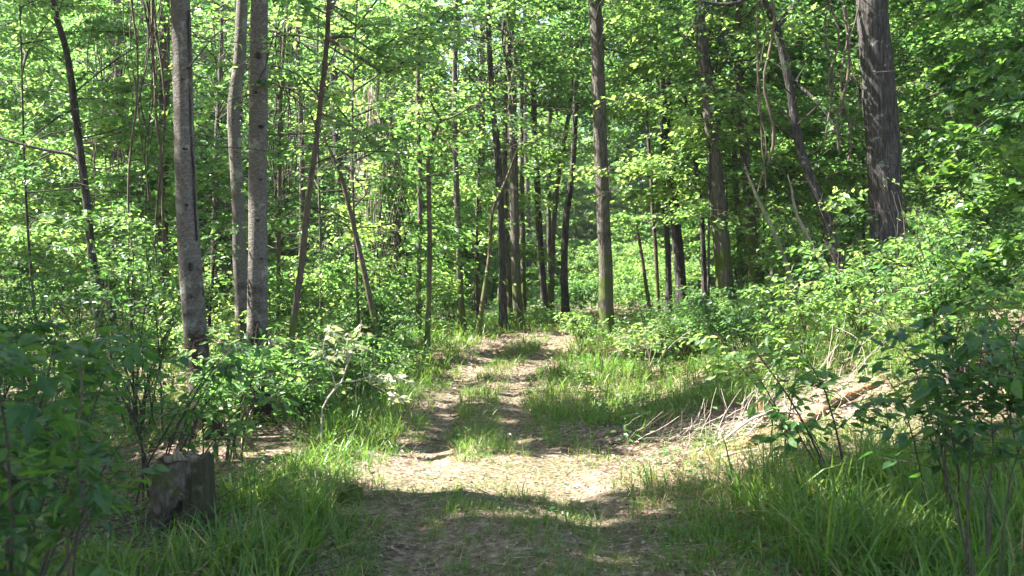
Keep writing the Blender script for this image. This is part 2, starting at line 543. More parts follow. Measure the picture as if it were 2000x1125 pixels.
def clear_view(p, r):
    y = np.maximum(p[:, 1], .3)
    u = p[:, 0] / y * FPX + 1000
    v = 562.5 - (p[:, 2] - EYE) * FPX / y
    drop = np.zeros(len(p), bool)
    for pts, hw, d, pr in CLEAR:
        q = np.array(pts, float)
        cx = np.interp(v, q[:, 1], q[:, 0])
        ins = (np.abs(u - cx) < hw + 110 / y) & (v > q[0, 1] - 30) & (v < q[-1, 1]) & (p[:, 1] < d - .15) & (p[:, 1] > 2)
        drop |= ins & (r.random(len(p)) < pr)
    return drop


def spray_foliage(mb, boughs, nsp, k, L, ls, tint, kind='leaf', tmin=.3, leafmat=1, twigmat=0, droop=.3, up=.15,
                  wl=.5, njit=.55, gaps=True, sub=1.0, twigs=True, r=None, spread=(25, 80)):
    """Leafy twigs along boughs (nb, m, 3): nsp twigs a bough, k leaves a twig, twig length ls, leaf length L."""
    r = r or rng
    nb, m, _ = boughs.shape
    n = nb * nsp
    if n == 0:
        return
    bi = np.repeat(np.arange(nb), nsp)
    t = tmin + (1 - tmin) * r.random(n) ** .8
    f = t * (m - 1)
    i0 = np.minimum(f.astype(int), m - 2)
    w = (f - i0)[:, None]
    base = boughs[bi, i0] * (1 - w) + boughs[bi, i0 + 1] * w
    tg = boughs[bi, i0 + 1] - boughs[bi, i0]
    tg /= np.linalg.norm(tg, axis=1, keepdims=True) + 1e-9
    az = np.arctan2(tg[:, 1], tg[:, 0])
    vert = np.abs(tg[:, 2]) > .8
    az = np.where(vert, r.random(n) * 6.283, az + np.radians(r.uniform(*spread, n)) * r.choice([-1, 1], n) * (1.1 - .5 * t))
    pt = r.normal(up, .22, n)
    dr = np.stack([np.cos(az) * np.cos(pt), np.sin(az) * np.cos(pt), np.sin(pt)], 1)
    ln = ls * r.uniform(.5, 1.15, n)
    ti = np.clip(tint + r.normal(0, .16, n) + np.repeat(r.normal(0, .2, nb), nsp), 0, 1)
    seen = vis(base, 120)
    thin = ~seen & ((base[:, 1] > 19) | (base[:, 0] > 3.5) | ((base[:, 1] > 14) & (base[:, 0] > -1))) & (r.random(n) < np.where(base[:, 1] > 22, .90, .82))
    dist = np.linalg.norm(base - np.array([0, 0, EYE]), axis=1)
    tip = base + dr * ln[:, None] - np.array([0, 0, 1]) * (droop * ln * .6)[:, None]
    mid = base + dr * (ln * .5)[:, None] - np.array([0, 0, 1]) * (droop * ln * .15)[:, None]
    if twigs:
        s = seen & (dist < 30) & ~clear_view(tip, r) & ~clear_view(mid, r)
        if gaps:
            s &= sun_keep(mid, .7 if gaps is True else gaps)
        if s.any():
            rr = np.clip(ln[s] * .008, .0018, .008)
            mb.tubes(np.stack([base[s], mid[s], tip[s]], 1), np.stack([rr, rr * .7, rr * .35], 1), 3, twigmat, cap=False)
    seen_ = seen & ~clear_view(tip, r) & ~clear_view(mid, r)
    for sel, kk, sc in ((seen_, k, 1.0), (~seen & ~thin, max(3, k // 4), 2.1)):
        q = np.nonzero(sel)[0]
        if len(q) == 0:
            continue
        bi2 = np.repeat(q, kk)
        s = (np.tile(np.arange(kk), len(q)) + r.uniform(.2, 1.0, len(bi2))) / kk
        s = np.minimum(s, 1)
        side = np.where(np.tile(np.arange(kk), len(q)) % 2 == 0, 1, -1)
        p = base[bi2] + dr[bi2] * (ln[bi2] * s)[:, None]
        p[:, 2] -= droop * ln[bi2] * .6 * s ** 2
        p += r.normal(0, .04 * ls + .01, p.shape) * sub
        if gaps:
            kp = sun_keep(p, .7 if gaps is True else gaps, L * sc * .45)
            p, bi2, s, side = p[kp], bi2[kp], s[kp], side[kp]
        nn = len(p)
        if nn == 0:
            continue
        aa = np.arctan2(dr[bi2, 1], dr[bi2, 0]) + side * np.radians(r.normal(52, 16, nn)) * (1 - .5 * s)
        pp = r.normal(-.3, .34, nn)
        ax = np.stack([np.cos(aa) * np.cos(pp), np.sin(aa) * np.cos(pp), np.sin(pp)], 1)
        nr = np.stack([r.normal(0, njit, nn), r.normal(0, njit, nn), np.ones(nn)], 1)
        LL = L * sc * r.uniform(.55, 1.2, nn)
        mb.leaves(p, ax, nr, LL, LL * wl * r.uniform(.8, 1.2, nn), np.clip(ti[bi2] + r.normal(0, .1, nn), 0, 1), leafmat, kind if sc == 1 else 'leaf')


def resample(pts, step):
    pts = np.asarray(pts, float)
    n = len(pts)
    if n == 2:
        k = max(2, int(np.linalg.norm(pts[1] - pts[0]) / step))
        return pts[0] + (pts[1] - pts[0]) * np.linspace(0, 1, k)[:, None]
    e = np.concatenate([[2 * pts[0] - pts[1]], pts, [2 * pts[-1] - pts[-2]]])
    out = []
    for i in range(n - 1):
        p0, p1, p2, p3 = e[i:i + 4]
        k = max(1, int(np.linalg.norm(p2 - p1) / step))
        t = (np.arange(k) / k)[:, None]
        out.append(.5 * ((2 * p1) + (-p0 + p2) * t + (2 * p0 - 5 * p1 + 4 * p2 - p3) * t ** 2 + (-p0 + 3 * p1 - 3 * p2 + p3) * t ** 3))
    out.append(pts[-1:])
    return np.concatenate(out)


def crown_boughs(tr, zb, zt, R, nb, r, rise=(15, 55), az=None, prof=None, m=7):
    u = (np.arange(nb) + r.uniform(0, 1, nb)) / nb
    h = zb + (zt - zb) * u
    st = np.stack([np.interp(h, tr[:, 2], tr[:, i]) for i in range(3)], 1)
    a = np.arange(nb) * 2.399 + r.normal(0, .4, nb) if az is None else np.radians(r.uniform(az[0], az[1], nb))
    pf = np.sin(np.pi * (.22 + .7 * u)) if prof is None else prof(u)
    ln = R * (.35 + .65 * pf) * r.uniform(.65, 1.15, nb)
    el = np.radians(rise[0] + (rise[1] - rise[0]) * u + r.normal(0, 8, nb))
    t = np.linspace(0, 1, m)[None, :, None]
    dh = np.stack([np.cos(a), np.sin(a), np.zeros(nb)], 1)[:, None, :]
    sd = np.stack([-np.sin(a), np.cos(a), np.zeros(nb)], 1)[:, None, :]
    ce, se = np.cos(el)[:, None, None], np.sin(el)[:, None, None]
    l = ln[:, None, None]
    zz = np.array([0, 0, 1.0])
    p = st[:, None, :] + l * (t * ce * dh + (t * se - .38 * t ** 2.2) * zz)
    wig = r.normal(0, .03, (nb, m, 1)).cumsum(1) * l
    wz = r.normal(0, .022, (nb, m, 1)).cumsum(1) * l
    wig[:, 0] = 0
    wz[:, 0] = 0
    return p + wig * sd + wz * zz, ln


def add_crown(root, org, tr, zb, zt, R, nb, nsp, k, L, tint, leaf, bark, r, kind='leaf', name="crown", rise=(15, 55), az=None, ls=None, gaps=True, thick=.0055, droop=.3, prof=None, wl=.6, njit=.45):
    bo, ln = crown_boughs(tr, zb, zt, R, nb, r, rise, az, prof)
    if gaps:
        blk = (~sun_keep(bo.reshape(-1, 3), .7, .03)).reshape(bo.shape[:2]).sum(1)
        ok = (blk < 2) | vis(bo[:, -1], 0)
        bo, ln = bo[ok], ln[ok]
    mb = MB()
    rad = np.clip(ln * thick, .005, .04)[:, None] * np.linspace(1, .22, bo.shape[1])[None]
    mb.tubes(bo, rad, 5, 0, cap=False)
    spray_foliage(mb, bo, nsp, k, L, ls or (.28 * R), tint, kind, gaps=gaps, r=r, droop=droop, wl=wl, tmin=.16, njit=njit)
    return mb.build(name, [bark, leaf], root, org)


def trunk_from_px(pts, d, w, H, r, d2=None):
    """Pixel centre line (top to base) at depth d: world points from the ground up to height H, and radii."""
    pts = [tuple(p) for p in pts][::-1]
    n = len(pts)
    ds = np.linspace(d, d2 or d, n)
    W = np.array([P(px, py, dd) for (px, py), dd in zip(pts, ds)])
    rad = np.linspace(w[1], w[0], n) / 2 * ds / FPX
    g = float(ground_z(W[0, 0], W[0, 1]))
    if W[0, 2] > g - .05:
        foot = W[0].copy()
        sl = (W[0] - W[1])
        drop = W[0, 2] - (g - .12)
        k = min(.25, abs(sl[0] / (sl[2] - 1e-6)))
        foot[0] += np.sign(sl[0]) * k * drop
        g = float(ground_z(foot[0], foot[1]))
        foot[2] = g - .12
        if W[0, 2] - foot[2] > .1:
            W = np.vstack([foot, W])
            rad = np.concatenate([[rad[0] * 1.04], rad])
    top = W[-1]
    if H > top[2] + .5:
        sl = (W[-1] - W[-2]) / (np.linalg.norm(W[-1] - W[-2]) + 1e-9)
        sl[2] = max(sl[2], .5)
        ex, er = [], []
        p = top.copy()
        k = max(2, int((H - top[2]) / 1.5))
        for i in range(k):
            sl[:2] = sl[:2] * .8 + r.normal(0, .04, 2)
            p = p + sl / sl[2] * (H - top[2]) / k
            ex.append(p.copy())
            er.append(rad[-1] * (1 - .8 * (i + 1) / k))
        W = np.vstack([W, ex])
        rad = np.concatenate([rad, er])
    return W, rad, g


def px_limb(mb, pts, d, w, sides=7, d2=None, mat=0):
    n = len(pts)
    ds = np.linspace(d, d2 or d, n)
    W = np.array([P(px, py, dd) for (px, py), dd in zip(pts, ds)])
    c = resample(W, .12)
    rad = np.interp(np.linspace(0, 1, len(c)), np.linspace(0, 1, n), np.linspace(w[0], w[1], n) / 2 * ds / FPX)
    mb.tubes(c, rad, sides, mat, wob=.08, seed=pts[0][0])
    return c


def tree_px(name, label, pts, d, w, bark, H, group=None, d2=None, flare=.5, limbs=(), crown=None, cat="tree", seed=0, low=None, sides=14, taper_top=False):
    r = np.random.default_rng(int(pts[0][0] * 7 + pts[-1][1] + seed))
    W, rad, g = trunk_from_px(pts, d, w, H, r, d2)
    c = resample(W, .16)
    s = np.concatenate([[0], np.cumsum(np.linalg.norm(np.diff(W, axis=0), axis=1))])
    sc = np.concatenate([[0], np.cumsum(np.linalg.norm(np.diff(c, axis=0), axis=1))])
    rr = np.interp(sc * s[-1] / sc[-1], s, rad)
    rr = rr * (1 + flare * np.exp(-np.maximum(c[:, 2] - g, 0) / .28))
    if taper_top:
        rr[-4:] *= np.array([.95, .85, .6, .25])
    org = np.array([c[0, 0], c[0, 1], g])
    root = empty(name, org)
    tag(root, label, cat, group)
    mb = MB()
    lob = .55 * np.exp(-np.maximum(c[:, 2] - g, 0) / .16) if flare > .2 else None
    mb.tubes(c, rr, sides, 0, wob=.055, seed=pts[0][0] % 13, lobes=lob)
    trunk = mb.build("trunk", bark, root, org)
    for lb in limbs:
        m2 = MB()
        lc = px_limb(m2, lb[0], lb[1], lb[2], d2=lb[3] if len(lb) > 3 else None)
        limb = m2.build("limb", bark, root, org)
        if len(lb) > 4 and lb[4]:
            m3 = MB()
            q = lc[np.linspace(len(lc) * .3, len(lc) - 1, 6).astype(int)][None]
            a = lb[4]
            spray_foliage(m3, q, a[0], a[1], a[2], a[3], a[4], kind=a[6] if len(a) > 6 else 'leaf', tmin=.1, r=r)
            m3.build("foliage", [TWIG, a[5]], limb, org)
    for cr in ([crown] if isinstance(crown, dict) else (crown or [])):
        a = dict(cr)
        leaf = a.pop("leaf")
        add_crown(root, org, c, leaf=leaf, bark=TWIG, r=r, **a)
    return root


def C(zb, zt, R, nb, nsp, k, L, tint, leaf, **kw):
    return dict(zb=zb, zt=zt, R=R, nb=nb, nsp=nsp, k=k, L=L, tint=tint, leaf=leaf, **kw)


HI = lambda R=3.6, nb=54, zb=6.2, zt=18, leaf=None: C(zb, zt, R + .6, nb, 13, 22, .13, .5, leaf or LEAF, wl=.7)
def trunk_marks(root, marks, scar=None):
    org = np.array(root.location)
    trunk = next(o for o in root.children if o.name.startswith("trunk"))
    for px, py, d, w, h in marks:
        c = P(px, py, d)
        a = np.linspace(0, 2 * math.pi, 12, endpoint=False)
        rr = np.random.default_rng(int(px * 3 + py))
        k = 1 + rr.normal(0, .14, 12)
        rings = []
        for q, dep in ((1.5, .012), (1.05, -.016), (.75, -.012), (.35, .0), (0.02, .004)):
            rings.append(np.stack([c[0] + np.cos(a) * q * w * k, np.full(12, c[1] + dep), c[2] + np.sin(a) * q * h * k], 1))
        V = np.concatenate(rings)
        t = []
        for i in range(4):
            for j in range(12):
                j2 = (j + 1) % 12
                t += [(i * 12 + j, i * 12 + j2, (i + 1) * 12 + j2), (i * 12 + j, (i + 1) * 12 + j2, (i + 1) * 12 + j)]
        m = MB()
        m.add(V, t, 0, .5, True)
        m.build("knot", BARK_DARK, trunk, org)
    if scar:
        m = MB()
        px_limb(m, *scar)
        m.build("scar", BARK_DARK, trunk, org)


# --- trees one can tell apart ------------------------------------------------
t1 = tree_px("grey_barked_tree", "thick pale grey tree with an old scar down its right side, left of the track", [(352, 0), (357, 120), (359, 220), (362, 330), (368, 450), (375, 560), (386, 690), (404, 862)], 10.2, (36, 46), BARK_GREY, 19, crown=[HI(), C(2.9, 5.2, 1.5, 7, 6, 8, .1, .65, LEAF_LIME)])
trunk_marks(t1, [(372, 520, 10.06, .022, .03), (356, 155, 10.09, .014, .012), (361, 290, 10.09, .02, .01), (364, 400, 10.08, .016, .01)], ([(369, 20), (372, 120), (372, 200), (374, 290), (379, 330), (381, 400), (385, 470)], 10.14, (5, 4), 6))
t2 = tree_px("grey_barked_tree", "straight mottled grey tree beside the leftmost rut, right of the scarred one", [(507, 0), (506, 150), (504, 300), (504, 450), (503, 600), (505, 832)], 11.2, (33, 40), BARK_GREY, 19, crown=[HI(), C(3.2, 5.2, 1.5, 7, 6, 8, .1, .65, LEAF_LIME)])
trunk_marks(t2, [(504, 107, 11.09, .03, .026), (509, 247, 11.09, .026, .014), (500, 180, 11.09, .014, .012), (508, 350, 11.09, .018, .012), (503, 430, 11.08, .02, .012), (510, 505, 11.08, .014, .014)])
tree_px("grey_barked_tree", "bent grey-brown tree just behind the straight mottled grey trunk", [(474, 0), (468, 120), (457, 210), (459, 290), (466, 400), (468, 500), (473, 600), (477, 720)], 14.5, (22, 28), BARK_GREY, 18, crown=HI(3))
tree_px("slender_tree", "slender mossy tree curving right as it rises, right of the mottled grey trunk", [(643, 0), (637, 100), (625, 210), (612, 320), (600, 410), (590, 510), (576, 610), (562, 720), (543, 822)], 11.8, (9, 14), BARK_THIN, 12,
        limbs=[([(640, 75), (665, 90), (700, 112), (730, 132), (757, 141), (790, 120)], 11.8, (8, 3), 10.8, (26, 9, .1, .55, .6, LEAF_LIME, 'lobed')), ([(650, 74), (685, 72), (720, 95), (770, 118), (810, 128)], 11.8, (6, 2), 11.2, (24, 9, .1, .5, .55, LEAF, 'lobed')),
               ([(645, 12), (668, 30), (690, 46), (720, 70)], 11.8, (7, 2), 11.0, (20, 9, .1, .5, .6, LEAF_LIME, 'lobed')), ([(622, 220), (660, 235), (700, 255), (720, 280)], 11.8, (5, 2), 10.6, (20, 9, .1, .5, .4, LEAF, 'lobed'))],
        crown=[C(4.4, 11, 2.6, 26, 10, 14, .11, .55, LEAF_LIME), C(2.9, 4.6, 1.9, 8, 8, 8, .11, .5, LEAF, kind='lobed')])
tree_px("dark_tree", "dark leaning tree with a long bare limb to the left, far left", [(104, 0), (112, 40), (128, 90), (140, 160), (150, 240), (160, 320), (168, 380), (174, 440)], 16, (11, 16), BARK_DARK, 14,
        limbs=[([(158, 318), (140, 303), (100, 295), (55, 285), (0, 270)], 16, (7, 4)), ([(142, 215), (115, 228), (70, 262), (45, 290)], 16, (5, 2), 15.5, (10, 10, .1, .6, .3, LEAF))], crown=[HI(3.2), C(2.6, 7, 2.6, 18, 10, 14, .1, .45, LEAF)])
tree_px("vine_draped_tree", "grey trunk draped in dark hanging vines behind the scarred grey tree", [(322, 0), (321, 200), (318, 420), (320, 600)], 18, (19, 22), BARK_BROWN, 18, crown=HI(3.2))
tree_px("slender_tree", "thin bare leaning sapling with a curved stem, between the mossy tree and the track", [(622, 250), (640, 285), (668, 350), (688, 430), (708, 515), (735, 645)], 15.5, (7, 11), BARK_THIN, 4.2, crown=C(3.2, 4.2, 1.4, 8, 7, 12, .1, .6, LEAF_LIME), taper_top=True)
tree_px("slender_tree", "faint straight trunk in bright foliage right of the slender mossy tree", [(588, 250), (590, 430), (587, 620)], 23, (10, 12), BARK_BROWN, 15, crown=HI(3))
tree_px("tall_tree", "tall trunk with shaggy vines near the top, at the end of the track", [(997, 0), (996, 80), (1001, 200), (1004, 350), (1006, 480), (1014, 650)], 22, (15, 18), BARK_BROWN, 20, crown=HI(3.8))
tree_px("tall_tree", "tall straight trunk standing alone on the right edge of the track", [(1162, 0), (1168, 120), (1171, 250), (1177, 400), (1183, 540), (1183, 668)], 19.5, (25, 28), BARK_BROWN, 21, crown=[HI(4), C(5.4, 7.2, 2.4, 7, 8, 16, .1, .7, LEAF_LIME)])
tree_px("dark_tree", "dark trunk leaning left at its top, behind the arching branch", [(1272, 10), (1284, 100), (1293, 180), (1305, 300), (1318, 420), (1328, 535)], 23, (15, 21), BARK_DARK, 19, crown=HI(3.6))
tree_px("forked_tree", "small forked tree with crooked dark limbs on the left side of the track", [(836, 310), (838, 400), (839, 500), (834, 695)], 17.5, (8, 11), BARK_THIN, 0,
        limbs=[([(836, 312), (826, 298), (821, 282), (818, 262)], 17.5, (7, 4), 17, (10, 10, .1, .5, .55, LEAF_LIME)), ([(836, 310), (845, 295), (846, 268), (856, 245), (862, 236)], 17.5, (8, 6)),
               ([(862, 236), (885, 228), (905, 218), (920, 206), (945, 205)], 17.5, (5, 2), 17, (14, 12, .1, .6, .55, LEAF)), ([(862, 236), (848, 212), (838, 192), (824, 175)], 17.5, (5, 2), 17, (14, 12, .1, .6, .6, LEAF_LIME)),
               ([(846, 262), (838, 245), (822, 222), (808, 200)], 17.5, (5, 2), 18, (14, 12, .1, .6, .6, LEAF_LIME)), ([(838, 395), (860, 270), (880, 285), (905, 310), (915, 325)][1:], 17.5, (3, 1), 17, (8, 10, .09, .4, .5, LEAF))], flare=.3)
tree_px("slender_tree", "pale slim trunk standing right behind the small forked tree", [(816, 200), (819, 300), (820, 420), (818, 560), (818, 690)], 20, (9, 11), BARK_BROWN, 9, crown=C(4.5, 9, 2.4, 20, 10, 16, .1, .6, LEAF_LIME))
tree_px("dead_tree", "dead brown trunk wrapped in hanging vines, left of the forked tree", [(770, 320), (776, 450), (780, 650)], 21, (13, 16), BARK_BROWN, 5.2, taper_top=True)
tree_px("slender_tree", "straight dark trunk midway between the forked tree and the track's end", [(888, 260), (894, 430), (898, 540), (903, 662)], 20.5, (11, 14), BARK_BROWN, 13, crown=[HI(3), C(4.6, 7, 2.6, 16, 10, 16, .1, .6, LEAF_LIME)])
tree_px("slender_tree", "mossy dark trunk with a knobbly bark, left one of the cluster at the rise", [(962, 200), (968, 260), (974, 340), (980, 480), (983, 662)], 20.5, (12, 15), BARK_DARK, 14, crown=[HI(3), C(4.2, 7, 2.8, 18, 10, 16, .1, .5, LEAF)])
tree_px("slender_tree", "slim upright trunk squeezed between two trunks at the track's end", [(988, 200), (986, 400), (994, 560), (998, 652)], 23, (10, 12), BARK_BROWN, 14, crown=HI(2.6))
tree_px("slender_tree", "thin straight trunk right of the vine-topped tall one at the track's end", [(1018, 250), (1020, 400), (1022, 520), (1024, 650)], 26, (9, 11), BARK_BROWN, 15, crown=HI(2.8))
tree_px("slender_tree", "dark slightly curved trunk in the row behind the crest of the track", [(1044, 250), (1050, 380), (1055, 480), (1066, 620)], 27, (11, 14), BARK_DARK, 15, crown=[HI(3.2), C(5.5, 8.5, 3, 16, 10, 16, .11, .5, LEAF)])
tree_px("slender_tree", "narrowest straight trunk in the row behind the crest of the track", [(1073, 260), (1072, 430), (1074, 620)], 30, (8, 9), BARK_BROWN, 15, crown=HI(2.8))
tree_px("slender_tree", "thin trunk leaning right as it rises, behind the crest of the track", [(1112, 220), (1096, 310), (1088, 370), (1080, 470), (1077, 620)], 27, (8, 10), BARK_BROWN, 14, crown=[HI(3), C(5.2, 7.5, 2.8, 14, 10, 16, .11, .55, LEAF)])
tree_px("dark_tree", "dark trunk curving gently right at its top, behind the track's crest", [(1122, 260), (1117, 340), (1109, 400), (1104, 450), (1102, 520), (1105, 620)], 25, (11, 15), BARK_DARK, 12, crown=C(5, 11, 3.2, 26, 10, 16, .11, .45, LEAF))
tree_px("crooked_sapling", "crooked dark sapling snaking up beside the cluster at the rise", [(985, 360), (968, 395), (959, 430), (957, 490), (948, 555), (932, 660)], 20, (6, 9), BARK_THIN, 4.5, crown=C(3.4, 4.5, 1.4, 7, 7, 12, .1, .6, LEAF_LIME), taper_top=True)
tree_px("dark_tree", "twin-looking dark trunk with an arching branch reaching left", [(1292, 200), (1296, 320), (1298, 400), (1304, 480), (1306, 560)], 22, (8, 12), BARK_DARK, 12,
        limbs=[([(1297, 375), (1280, 355), (1262, 340), (1240, 320), (1215, 311), (1190, 320), (1168, 340)], 22, (9, 3), 21, (16, 12, .1, .7, .45, LEAF)), ([(1262, 340), (1250, 322), (1225, 285)], 22, (4, 2), 21, (10, 12, .1, .6, .5, LEAF)), ([(1297, 330), (1305, 310), (1308, 285)], 22, (7, 4))], crown=C(4.8, 10, 3, 24, 10, 16, .11, .5, LEAF))
tree_px("slender_tree", "thin wavy stem just left of the arching branch's trunk", [(1268, 300), (1272, 355), (1275, 420), (1280, 480), (1284, 565)], 24, (6, 8), BARK_THIN, 9, crown=C(5, 9, 2.2, 14, 9, 14, .11, .55, LEAF_LIME))
tree_px("slender_tree", "short thin stem in the bright clearing left of the wavy stem", [(1246, 455), (1252, 490), (1263, 565)], 26, (5, 7), BARK_THIN, 3.8, crown=C(2.6, 3.8, 1.4, 7, 6, 10, .11, .6, LEAF_LIME), taper_top=True)
tree_px("tall_tree", "sturdy brown trunk leaning left, behind the dense shrub right of the track", [(1364, 20), (1376, 120), (1386, 230), (1396, 330), (1404, 420), (1414, 540)], 19, (22, 33), BARK_BROWN, 20, crown=[HI(3.8), C(5, 7.5, 3, 10, 10, 16, .1, .55, LEAF)])
tree_px("tall_tree", "slimmer brown trunk right of the sturdy one leaning left", [(1444, 0), (1442, 110), (1448, 220), (1456, 320), (1464, 420), (1474, 520)], 20, (15, 22), BARK_BROWN, 19, crown=[HI(3.4), C(5, 7, 2.6, 8, 10, 16, .1, .6, LEAF_LIME)])
tree_px("broken_sapling", "pale broken snag leaning left, its bare tip catching the sun", [(1453, 318), (1462, 345), (1484, 398), (1510, 450), (1537, 520)], 16.5, (5, 8), BARK_PALE, 0, flare=.1, taper_top=True, cat="dead sapling")
tree_px("leaning_tree", "long crooked tree leaning left over the bank, forked near its top", [(1517, 52), (1530, 110), (1545, 180), (1556, 260), (1580, 340), (1612, 420), (1640, 520), (1662, 600)], 16, (15, 20), BARK_DARK, 0,
        limbs=[([(1517, 56), (1505, 30), (1490, -10), (1470, -80)], 16, (14, 9), 15.5), ([(1517, 56), (1535, 30), (1565, -10), (1600, -70)], 16, (11, 7), 16.5), ([(1478, -45), (1458, -4), (1420, 9), (1368, 3)], 15.7, (10, 6)), ([(1372, 5), (1352, 48), (1326, 96)], 15.7, (4, 2), 15.2, (6, 8, .1, .4, .5, LEAF)), ([(1385, 8), (1400, 52), (1442, 80)], 15.7, (4, 2), 15.4, (8, 8, .1, .4, .6, LEAF_LIME)),
                ([(1550, 160), (1575, 180), (1600, 205), (1630, 245), (1650, 290)], 16, (8, 3), 15.5, (16, 12, .1, .6, .5, LEAF))],
        crown=C(3.0, 5.2, 2.6, 11, 9, 14, .1, .5, LEAF))
tree_px("big_tree", "thickest dark furrowed trunk, standing on the bank at right", [(1703, -10), (1712, 130), (1721, 250), (1728, 380), (1733, 480), (1738, 595)], 16.5, (60, 68), BARK_DARK, 22, sides=22, flare=.45, crown=[HI(5, 60), C(3.6, 6.5, 2.6, 9, 9, 14, .1, .55, LEAF)])
tree_px("slender_tree", "brown trunk half hidden in leaves, right of the thickest trunk", [(1846, 0), (1852, 100), (1862, 210), (1868, 330), (1872, 480)], 20, (18, 22), BARK_BROWN, 18, crown=[HI(3.4), C(4, 8, 3, 18, 10, 16, .1, .6, LEAF_LIME)])
tree_px("slender_tree", "thin trunk near the top right corner, in bright leaves", [(1898, 0), (1906, 150), (1915, 400)], 23, (11, 14), BARK_BROWN, 17, crown=[HI(3), C(5, 9, 3, 18, 10, 16, .11, .65, LEAF_LIME)])
tree_px("broken_sapling", "pale bare stem leaning left beside the long crooked tree", [(1538, 340), (1546, 370), (1556, 420), (1592, 490), (1645, 590)], 15.3, (5, 8), BARK_PALE, 0, flare=.1, taper_top=True, cat="dead sapling")
tree_px("slender_tree", "thin dark trunk just left of the sturdy trunk leaning left", [(1352, 280), (1360, 330), (1370, 420), (1376, 560)], 23.5, (8, 11), BARK_DARK, 12, crown=C(4.5, 11, 2.8, 24, 10, 16, .11, .5, LEAF))
tree_px("slender_tree", "faint grey trunk between the two brown trunks right of centre", [(1430, 200), (1437, 360), (1446, 510)], 25, (9, 12), BARK_BROWN, 15, crown=[HI(3), C(6, 9, 3, 14, 10, 16, .11, .6, LEAF_LIME)])
tree_px("slender_tree", "straight dark trunk standing right against the arching branch's trunk", [(1308, 220), (1312, 330), (1320, 440), (1328, 560)][::1], 26, (14, 18), BARK_DARK, 17, crown=HI(3.2), seed=5)
tree_px("slender_tree", "thin pale trunk in bright leaves near the left edge", [(232, 0), (228, 200), (222, 420), (220, 560)], 24, (9, 12), BARK_BROWN, 16, crown=HI(3))
tree_px("slender_tree", "slim trunk between the two big grey trunks, far behind", [(424, 250), (420, 400), (416, 600)], 22, (9, 13), BARK_BROWN, 15, crown=[HI(3), C(4, 8, 2.6, 18, 10, 16, .1, .6, LEAF_LIME)])
tree_px("slender_tree", "thin straight stem close to the right of the mottled grey trunk", [(556, 60), (548, 220), (545, 420), (543, 620)], 17, (6, 8), BARK_THIN, 8, crown=C(4.5, 8, 2.2, 18, 9, 14, .1, .6, LEAF_LIME))


# ------------------------------------------------------------------ forest behind: one object per tree
def forest_tree(x, y, H, r0, zb, R, leaf, bark, label, group, r, low=False, nb=30, k=14, nsp=10):
    g = float(ground_z(x, y))
    lean = r.normal(0, .035, 2)
    hh = np.linspace(-.15, H, 14)
    c = np.stack([x + lean[0] * hh + .12 * np.sin(hh * .5 + x) * hh / H * 2, y + lean[1] * hh, g + hh], 1)
    rr = r0 * (1 - .85 * np.linspace(0, 1, 14) ** 1.2) * (1 + .4 * np.exp(-np.maximum(hh, 0) / .3))
    org = np.array([x, y, g])
    root = empty("forest_tree", org)
    tag(root, label, "tree", group)
    mb = MB()
    mb.tubes(c, rr, 9, 0, wob=.05, seed=x)
    mb.build("trunk", bark, root, org)
    d = math.hypot(x, y)
    L = .118 * (1 if d < 25 else 1.2 if d < 40 else 1.6)
    add_crown(root, org, c, g + zb, g + H * .97, R, nb, nsp, k, L, r.uniform(.3, .75), leaf, TWIG, r, ls=.32 * R, gaps=True, wl=.72, njit=.42)
    return root


r = np.random.default_rng(5)
placed = []


def free(x, y, md):
    return all((x - a) ** 2 + (y - b) ** 2 > md * md for a, b in placed)


n_b = 0
for it in range(4000):
    if n_b >= 150:
        break
    y = 16.5 + 56 * r.random() ** 1.1
    x = r.uniform(-.62, .62) * y
    if y < 30 and abs(x - path_x(y)) < 2.2:
        continue
    if ((x - .115 * y) / 4.2) ** 2 + ((y - 38) / 13) ** 2 < 1:      # the brighter clearing behind the tall trunk
        continue
    if not free(x, y, 1.5 + y * .03):
        continue
    placed.append((x, y))
    n_b += 1
    far = y > 36
    small = r.random() < (.85 if y < 26 else .55)
    side = "left of the track" if x < path_x(min(y, 26)) - 1 else "right of the track"
    H = r.uniform(7, 12) if small else r.uniform(15, 23)
    if far:
        lab, grp = "far forest tree with sunlit green crown, deep in the woods " + side, "far trees " + side
    elif small:
        lab, grp = "slim understory tree with bright layered leaves in the middle distance " + side, "understory trees " + side
    else:
        lab, grp = "tall forest tree with bare lower trunk in the middle distance " + side, "middle distance trees " + side
    forest_tree(x, y, H, r.uniform(.02, .042) if small else (r.uniform(.06, .1) if y < 27 else r.uniform(.08, .17)), r.uniform(1.0, 2.4) if small else r.uniform(2.6, 5.5), r.uniform(2.2, 3.2) if small else r.uniform(2.8, 4.2),
                LEAF_LIME if r.random() < .55 else LEAF, BARK_DARK if r.random() < .4 else BARK_BROWN, lab, grp, r, nb=48 if small else 64, nsp=18, k=24)

